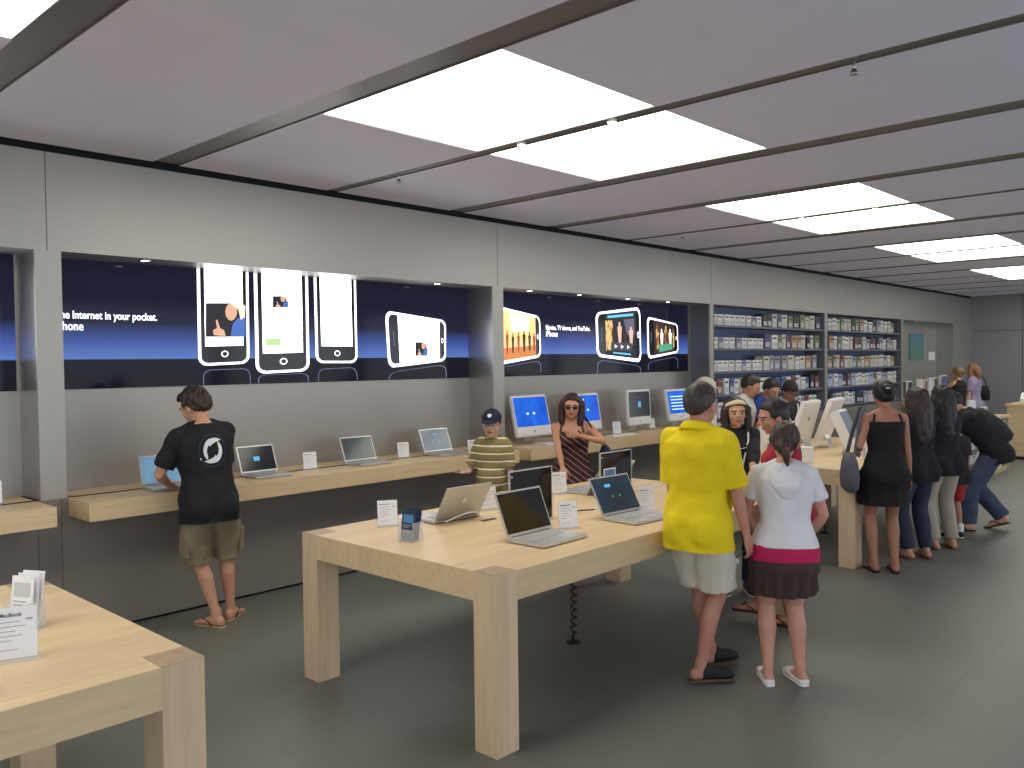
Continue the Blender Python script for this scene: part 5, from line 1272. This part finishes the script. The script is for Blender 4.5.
mb.tube([Q(-.075, .04, .01), Q(-.085, -.03, .0), Q(-.06, -.085, -.035), Q(0, -.105, -.06), Q(.06, -.085, -.035), Q(.085, -.03, .0), Q(.075, .04, .01)], [.018*f.s, .026*f.s, .032*f.s, .036*f.s, .032*f.s, .026*f.s, .018*f.s], 12)
mb.loft([(Q(0, -.085, -.01), Rm @ V((1, 0, 0)), Rm @ V((0, 1, 0)), .10*f.s, .028*f.s, 2), (Q(0, -.105, -.06), Rm @ V((1, 0, 0)), Rm @ V((0, 1, 0)), .115*f.s, .040*f.s, 2), (Q(0, -.125, -.11), Rm @ V((1, 0, 0)), Rm @ V((0, 1, 0)), .09*f.s, .038*f.s, 2), (Q(0, -.122, -.185), Rm @ V((1, 0, 0)), Rm @ V((0, 1, 0)), .035*f.s, .02*f.s, 2)], 20)
mobj('hood', remesh(mb, .008, 4, .003, 14, 2), WC, sh)
skirt(f, 'skirt', BRS, -.062, .585, (.205, .185), .022, tiers=2, gathers=15)
shoes(f, 'slipper', mat('shoe_white', (226, 222, 216), .6), 'slipper', WHITE)
hair(f, (56, 40, 32), 'long', 1.02, 'lowtail', disp=.008)
mb = MB(); mb.ell(f.H(.03, -.135, -.035), (.012, .012, .012)); mb.build('hair_tie', mat('tie_red', (150, 60, 50), .7), f.o, True)

# 8-11 people on the far side of the right table
def simple(label, pos, az, h, sex, shirtm, legm, hairc, style='short', extra=None, legf=1.97, sleeve=.7, legease=.02, **k):
    f = figure(label, pos, az, h, sex, voxel=.010, **k)
    o = top(f, 'shirt', shirtm, hem=-.14, ease=.027, sleeve=sleeve, sease=.024, wr=.006, voxel=.011)
    legs_wear(f, 'trousers' if legf > 1.5 else 'shorts', legm, .04, legf, legease, .012, voxel=.012)
    hair(f, hairc, style, 1.02, extra, voxel=.009); return f
DEN = cloth('denim', (66, 82, 112), .15, 12); GRN = cloth('grey_trousers', (80, 80, 84))
f = simple('man in pale cap and white shirt behind the headband woman, near the wall counter', (8.60, 5.08), 140, 1.735, 'm', WC, GRN, (70, 60, 50), head=(0, 8, 0), skinc=PALE)
cap(f, mat('cap_stone', (178, 168, 148), .8)); shoes(f, 'shoe', BLACKP)
f = simple('dark haired person in white shirt looking down at the right table', (9.10, 4.92), 165, 1.79, 'm', cloth('shirt_light', (186, 184, 186)), DEN, (34, 24, 22), lean=12, head=(-8, 26, 0), skinc=BRN, hands=[('w', 9.2, 4.7, .94), ('w', 8.95, 4.68, .94)]); shoes(f, 'shoe', BLACKP)
strap_tube(f, None, 'shoulder_strap', BLACKP, torso_ring_pts(f, [(.25, 130), (.40, 125), (.49, 118), (.50, -118), (.40, -125)], .045), .014, .4)
f = simple('dark haired person in bright blue shirt bending over the right table', (9.66, 4.94), 185, 1.74, 'm', cloth('shirt_blue', (28, 62, 150)), GRN, (30, 22, 20), lean=15, head=(10, 32, 0), skinc=BRN, hands=[('w', 9.75, 4.66, .94), ('w', 9.5, 4.66, .94)]); shoes(f, 'shoe', BLACKP)
f = simple('boy in dark cap with white lanyard behind the white desktop computers', (10.22, 4.90), 205, 1.68, 'm', cloth('shirt_dark', (46, 46, 54)), DEN, (34, 26, 24), lean=12, head=(4, 28, 0), skinc=BRN, hands=[('w', 10.3, 4.66, .94), ('w', 10.05, 4.64, .94)]); shoes(f, 'shoe', BLACKP)
cap(f, mat('cap_dark', (44, 34, 32), .8), 0, None, mat('cap_brim', (70, 58, 54), .8))
strap_tube(f, None, 'lanyard', LAN, torso_ring_pts(f, [(.50, 125), (.42, 108), (.30, 97), (.28, 90), (.30, 83), (.42, 72), (.50, 55)], .05), .010, .5)

# 12 woman in black dress
f = figure('woman in short black dress with hair tied up, at the corner of the right table', (7.72, 2.74), 54, 1.745, 'f', head=(0, 14, 0), feet=[(-.085, .02, -6), (.085, .0, 6)], hands=[(-.2, .12, 1.06), None], poles=[None, None], skinc=(166, 114, 90), bw=1.0)
BD = cloth('dress_black', (17, 17, 20))
top(f, 'dress', BD, hem=-.09, ease=.018, sleeve=0, neck=.43, wr=.004, waist=0, hemease=.006)
skirt(f, 'dress_hem', BD, .04, .60, (.215, .20), .007, hipe=.045)
for sx in (-1, 1): strap_tube(f, None, 'dress_strap', BD, torso_ring_pts(f, [(.40, 90-sx*32), (.47, 90-sx*40), (.497, 90-sx*62), (.485, -90+sx*58), (.43, -90+sx*45), (.40, -90+sx*40)], .013), .010, .5)
hair(f, (24, 18, 20), 'long', 1.02, 'bun'); mb = MB(); mb.ell(f.H(0, -.138, .03), (.02, .008, .008)); mb.build('hair_clip', CHROME, f.o, True)
shoes(f, 'sandal', mat('sandal_black', (26, 22, 22), .6), 'flip_flop', mat('sandal_strap', (30, 26, 26), .6))
bp = f.toW(V((-.30, .0, 0))); t = thing('shoulder_bag', 'grey shoulder bag hanging at the left side of the woman in the black dress', 'bag', (bp.x, bp.y, 0), -rad(54)); GB = cloth('bag_grey', (92, 92, 104))
mb = MB(); mb.loft([(V((0, 0, z)), V((1, 0, 0)), V((0, 1, 0)), rx, ry, 3) for z, rx, ry in ((.72, .03, .10), (.75, .06, .15), (.85, .065, .17), (.98, .05, .16), (1.06, .025, .13))], 20); mb.build('pouch', GB, t, True)
mb = MB(); mb.tube([(.0, .10, 1.03), (.04, .06, 1.25), (.10, .02, 1.46), (.12, -.03, 1.475), (.08, -.06, 1.40), (.02, -.10, 1.05)], .017, 8, flat=.5); mb.build('strap', GB, t, True)

# 13, 14, 15
f = simple('woman with long brown hair, black top and blue jeans, behind the black dress', (8.45, 2.70), 35, 1.66, 'f', CBLK, cloth('jeans_blue', (46, 54, 72), .12, 12), (50, 34, 28), 'long', 'longwide', head=(6, 16, 0), skinc=TAN, sleeve=.5, legease=.02, hands=[('w', 8.35, 3.08, .95), ('w', 8.65, 3.06, .95)]); shoes(f, 'sandal', mat('sandal_brown', (120, 90, 74), .7), 'flip_flop')
f = simple('woman with long black hair, black top and off-white trousers at the right table', (9.02, 2.64), 38, 1.67, 'f', CBLK, cloth('trousers_cream', (172, 164, 146), .08, 10), (20, 16, 18), 'long', 'long', head=(4, 16, 0), skinc=TAN, sleeve=.25, legease=.02, hands=[('w', 9.1, 3.05, .95), ('w', 9.3, 3.02, .95)]); shoes(f, 'sandal', mat('sandal_brown', (120, 90, 74), .7), 'flip_flop')
f = simple('child in red shorts and black and white sneakers, mostly hidden by cream trousers', (9.62, 2.70), 30, 1.30, 'm', CBLK, cloth('shorts_red', (170, 44, 40)), (30, 24, 22), head=(0, 10, 0), skinc=BRN, legf=.9, feet=[(-.09, .0, 0), (.12, .03, 30)]); shoes(f, 'sneaker', mat('sneaker_black', (30, 30, 32), .6), 'shoe', WHITE)
for k in (0, 1):
    mb = MB(); an = f.leg[k][2]; mb.tube([an+V((0, 0, -.01)), an+V((0, 0, .06))], .042*f.s/.74*.74, 12); mb.build('sock', WHITE, f.o, True)

# 16 bending man with backpack
f = figure('man in black T-shirt and blue jeans bending over the far end of the right table', (10.28, 2.62), 338, 1.76, 'm', lean=42, head=(-6, 40, 0), feet=[(-.10, .14, -10), (.12, -.22, 8)], heel=(0, .05), hipoff=(0, -.12), hip=.86,
           hands=[('w', 9.98, 3.22, .95), ('w', 10.30, 3.24, .95)], poles=[(-.6, -.3, -1), (.6, -.3, -1)], palms=[(0, 0, -1), (0, 0, -1)], skinc=TAN, bw=1.05, voxel=.009)
top(f, 'shirt', CBLK, hem=-.13, ease=.03, sleeve=.8, sease=.03, wr=.008); legs_wear(f, 'jeans', cloth('jeans_faded', (64, 76, 98), .18, 10), .05, 1.99, .026, .02, .009)
hair(f, (26, 20, 20), 'short', 1.04); shoes(f, 'flip_flop', mat('flop_black', (36, 26, 24), .7), 'flip_flop')
pc, Rm = f.S(.22); mb = MB(); ax, ay = Rm @ V((1, 0, 0)), Rm @ V((0, 0, 1)); c0 = f.toW(V((0, 0, 0)))
K = lambda x, y, z: pc+Rm @ V((x, y, z))
mb.loft([(K(0, -.13, z), ax, Rm @ V((0, 1, 0)), rx, ry, 3.2) for z, rx, ry in ((-.22, .10, .05), (-.19, .15, .09), (-.05, .16, .11), (.1, .15, .09), (.2, .12, .06), (.23, .07, .03))], 20)
t = thing('backpack', 'black backpack on the back of the man bending over the table', 'backpack', f.pos, -rad(338)); mb.build('pouch', cloth('pack_black', (46, 46, 54)), t, True)
mb = MB(); mb.tube([K(-.12, -.245, -.03), K(-.06, -.262, -.02), (K(.06, -.262, -.02)), K(.12, -.245, -.03)], .005, 6); mb.build('zip', mat('zip_grey', (120, 120, 126), .4), t, True)
for sx in (-1, 1):
    mb = MB(); mb.tube([K(sx*.09, -.12, .2), K(sx*.10, -.02, .285), K(sx*.11, .10, .25), K(sx*.13, .15, .12), K(sx*.165, .08, -.02), K(sx*.15, -.06, -.12)], .018, 8, flat=.4); mb.build('strap', mat('pack_strap', (30, 30, 34), .8), t, True)

# 17, 18 far shoppers
f = simple('blond shopper in black top standing far back by the last counter', (18.0, 5.0), 20, 1.76, 'f', CBLK, GRN, (128, 100, 66), 'long', 'bun', skinc=TAN, sleeve=0, hands=[('w', 17.9, 5.5, 1.1), None]); shoes(f, 'shoe', BLACKP)
f = simple('blond shopper in lavender top standing far back, rightmost person', (19.1, 5.02), 10, 1.80, 'f', cloth('top_lavender', (150, 138, 168)), GRN, (138, 96, 66), 'long', 'bob', skinc=PALE); shoes(f, 'shoe', BLACKP)
t = thing('dark_bag', 'dark bag hanging behind the shopper in the lavender top', 'bag', (19.38, 4.92, 0), 0)
mb = MB(); mb.loft([(V((0, 0, z)), V((1, 0, 0)), V((0, 1, 0)), rx, ry, 3) for z, rx, ry in ((1.0, .05, .1), (1.03, .09, .13), (1.2, .09, .13), (1.3, .05, .1))], 16); mb.build('pouch', CBLK, t, True)
mb = MB(); mb.tube([(0, -.08, 1.27), (-.06, -.05, 1.42), (-.10, .04, 1.545), (-.06, .06, 1.4), (0, .08, 1.27)], .012, 8); mb.build('strap', CBLK, t, True)


# ================================================================== LIGHT
w = bpy.data.worlds.new('world'); bpy.context.scene.world = w; w.use_nodes = True
w.node_tree.nodes['Background'].inputs[0].default_value = (.85, .92, 1, 1); w.node_tree.nodes['Background'].inputs[1].default_value = 2.1
sc = bpy.context.scene
sc.view_settings.view_transform = 'Standard'; sc.view_settings.look = 'None'; sc.view_settings.gamma = 1; sc.view_settings.use_curve_mapping = False
sc.view_settings.exposure = -0.15
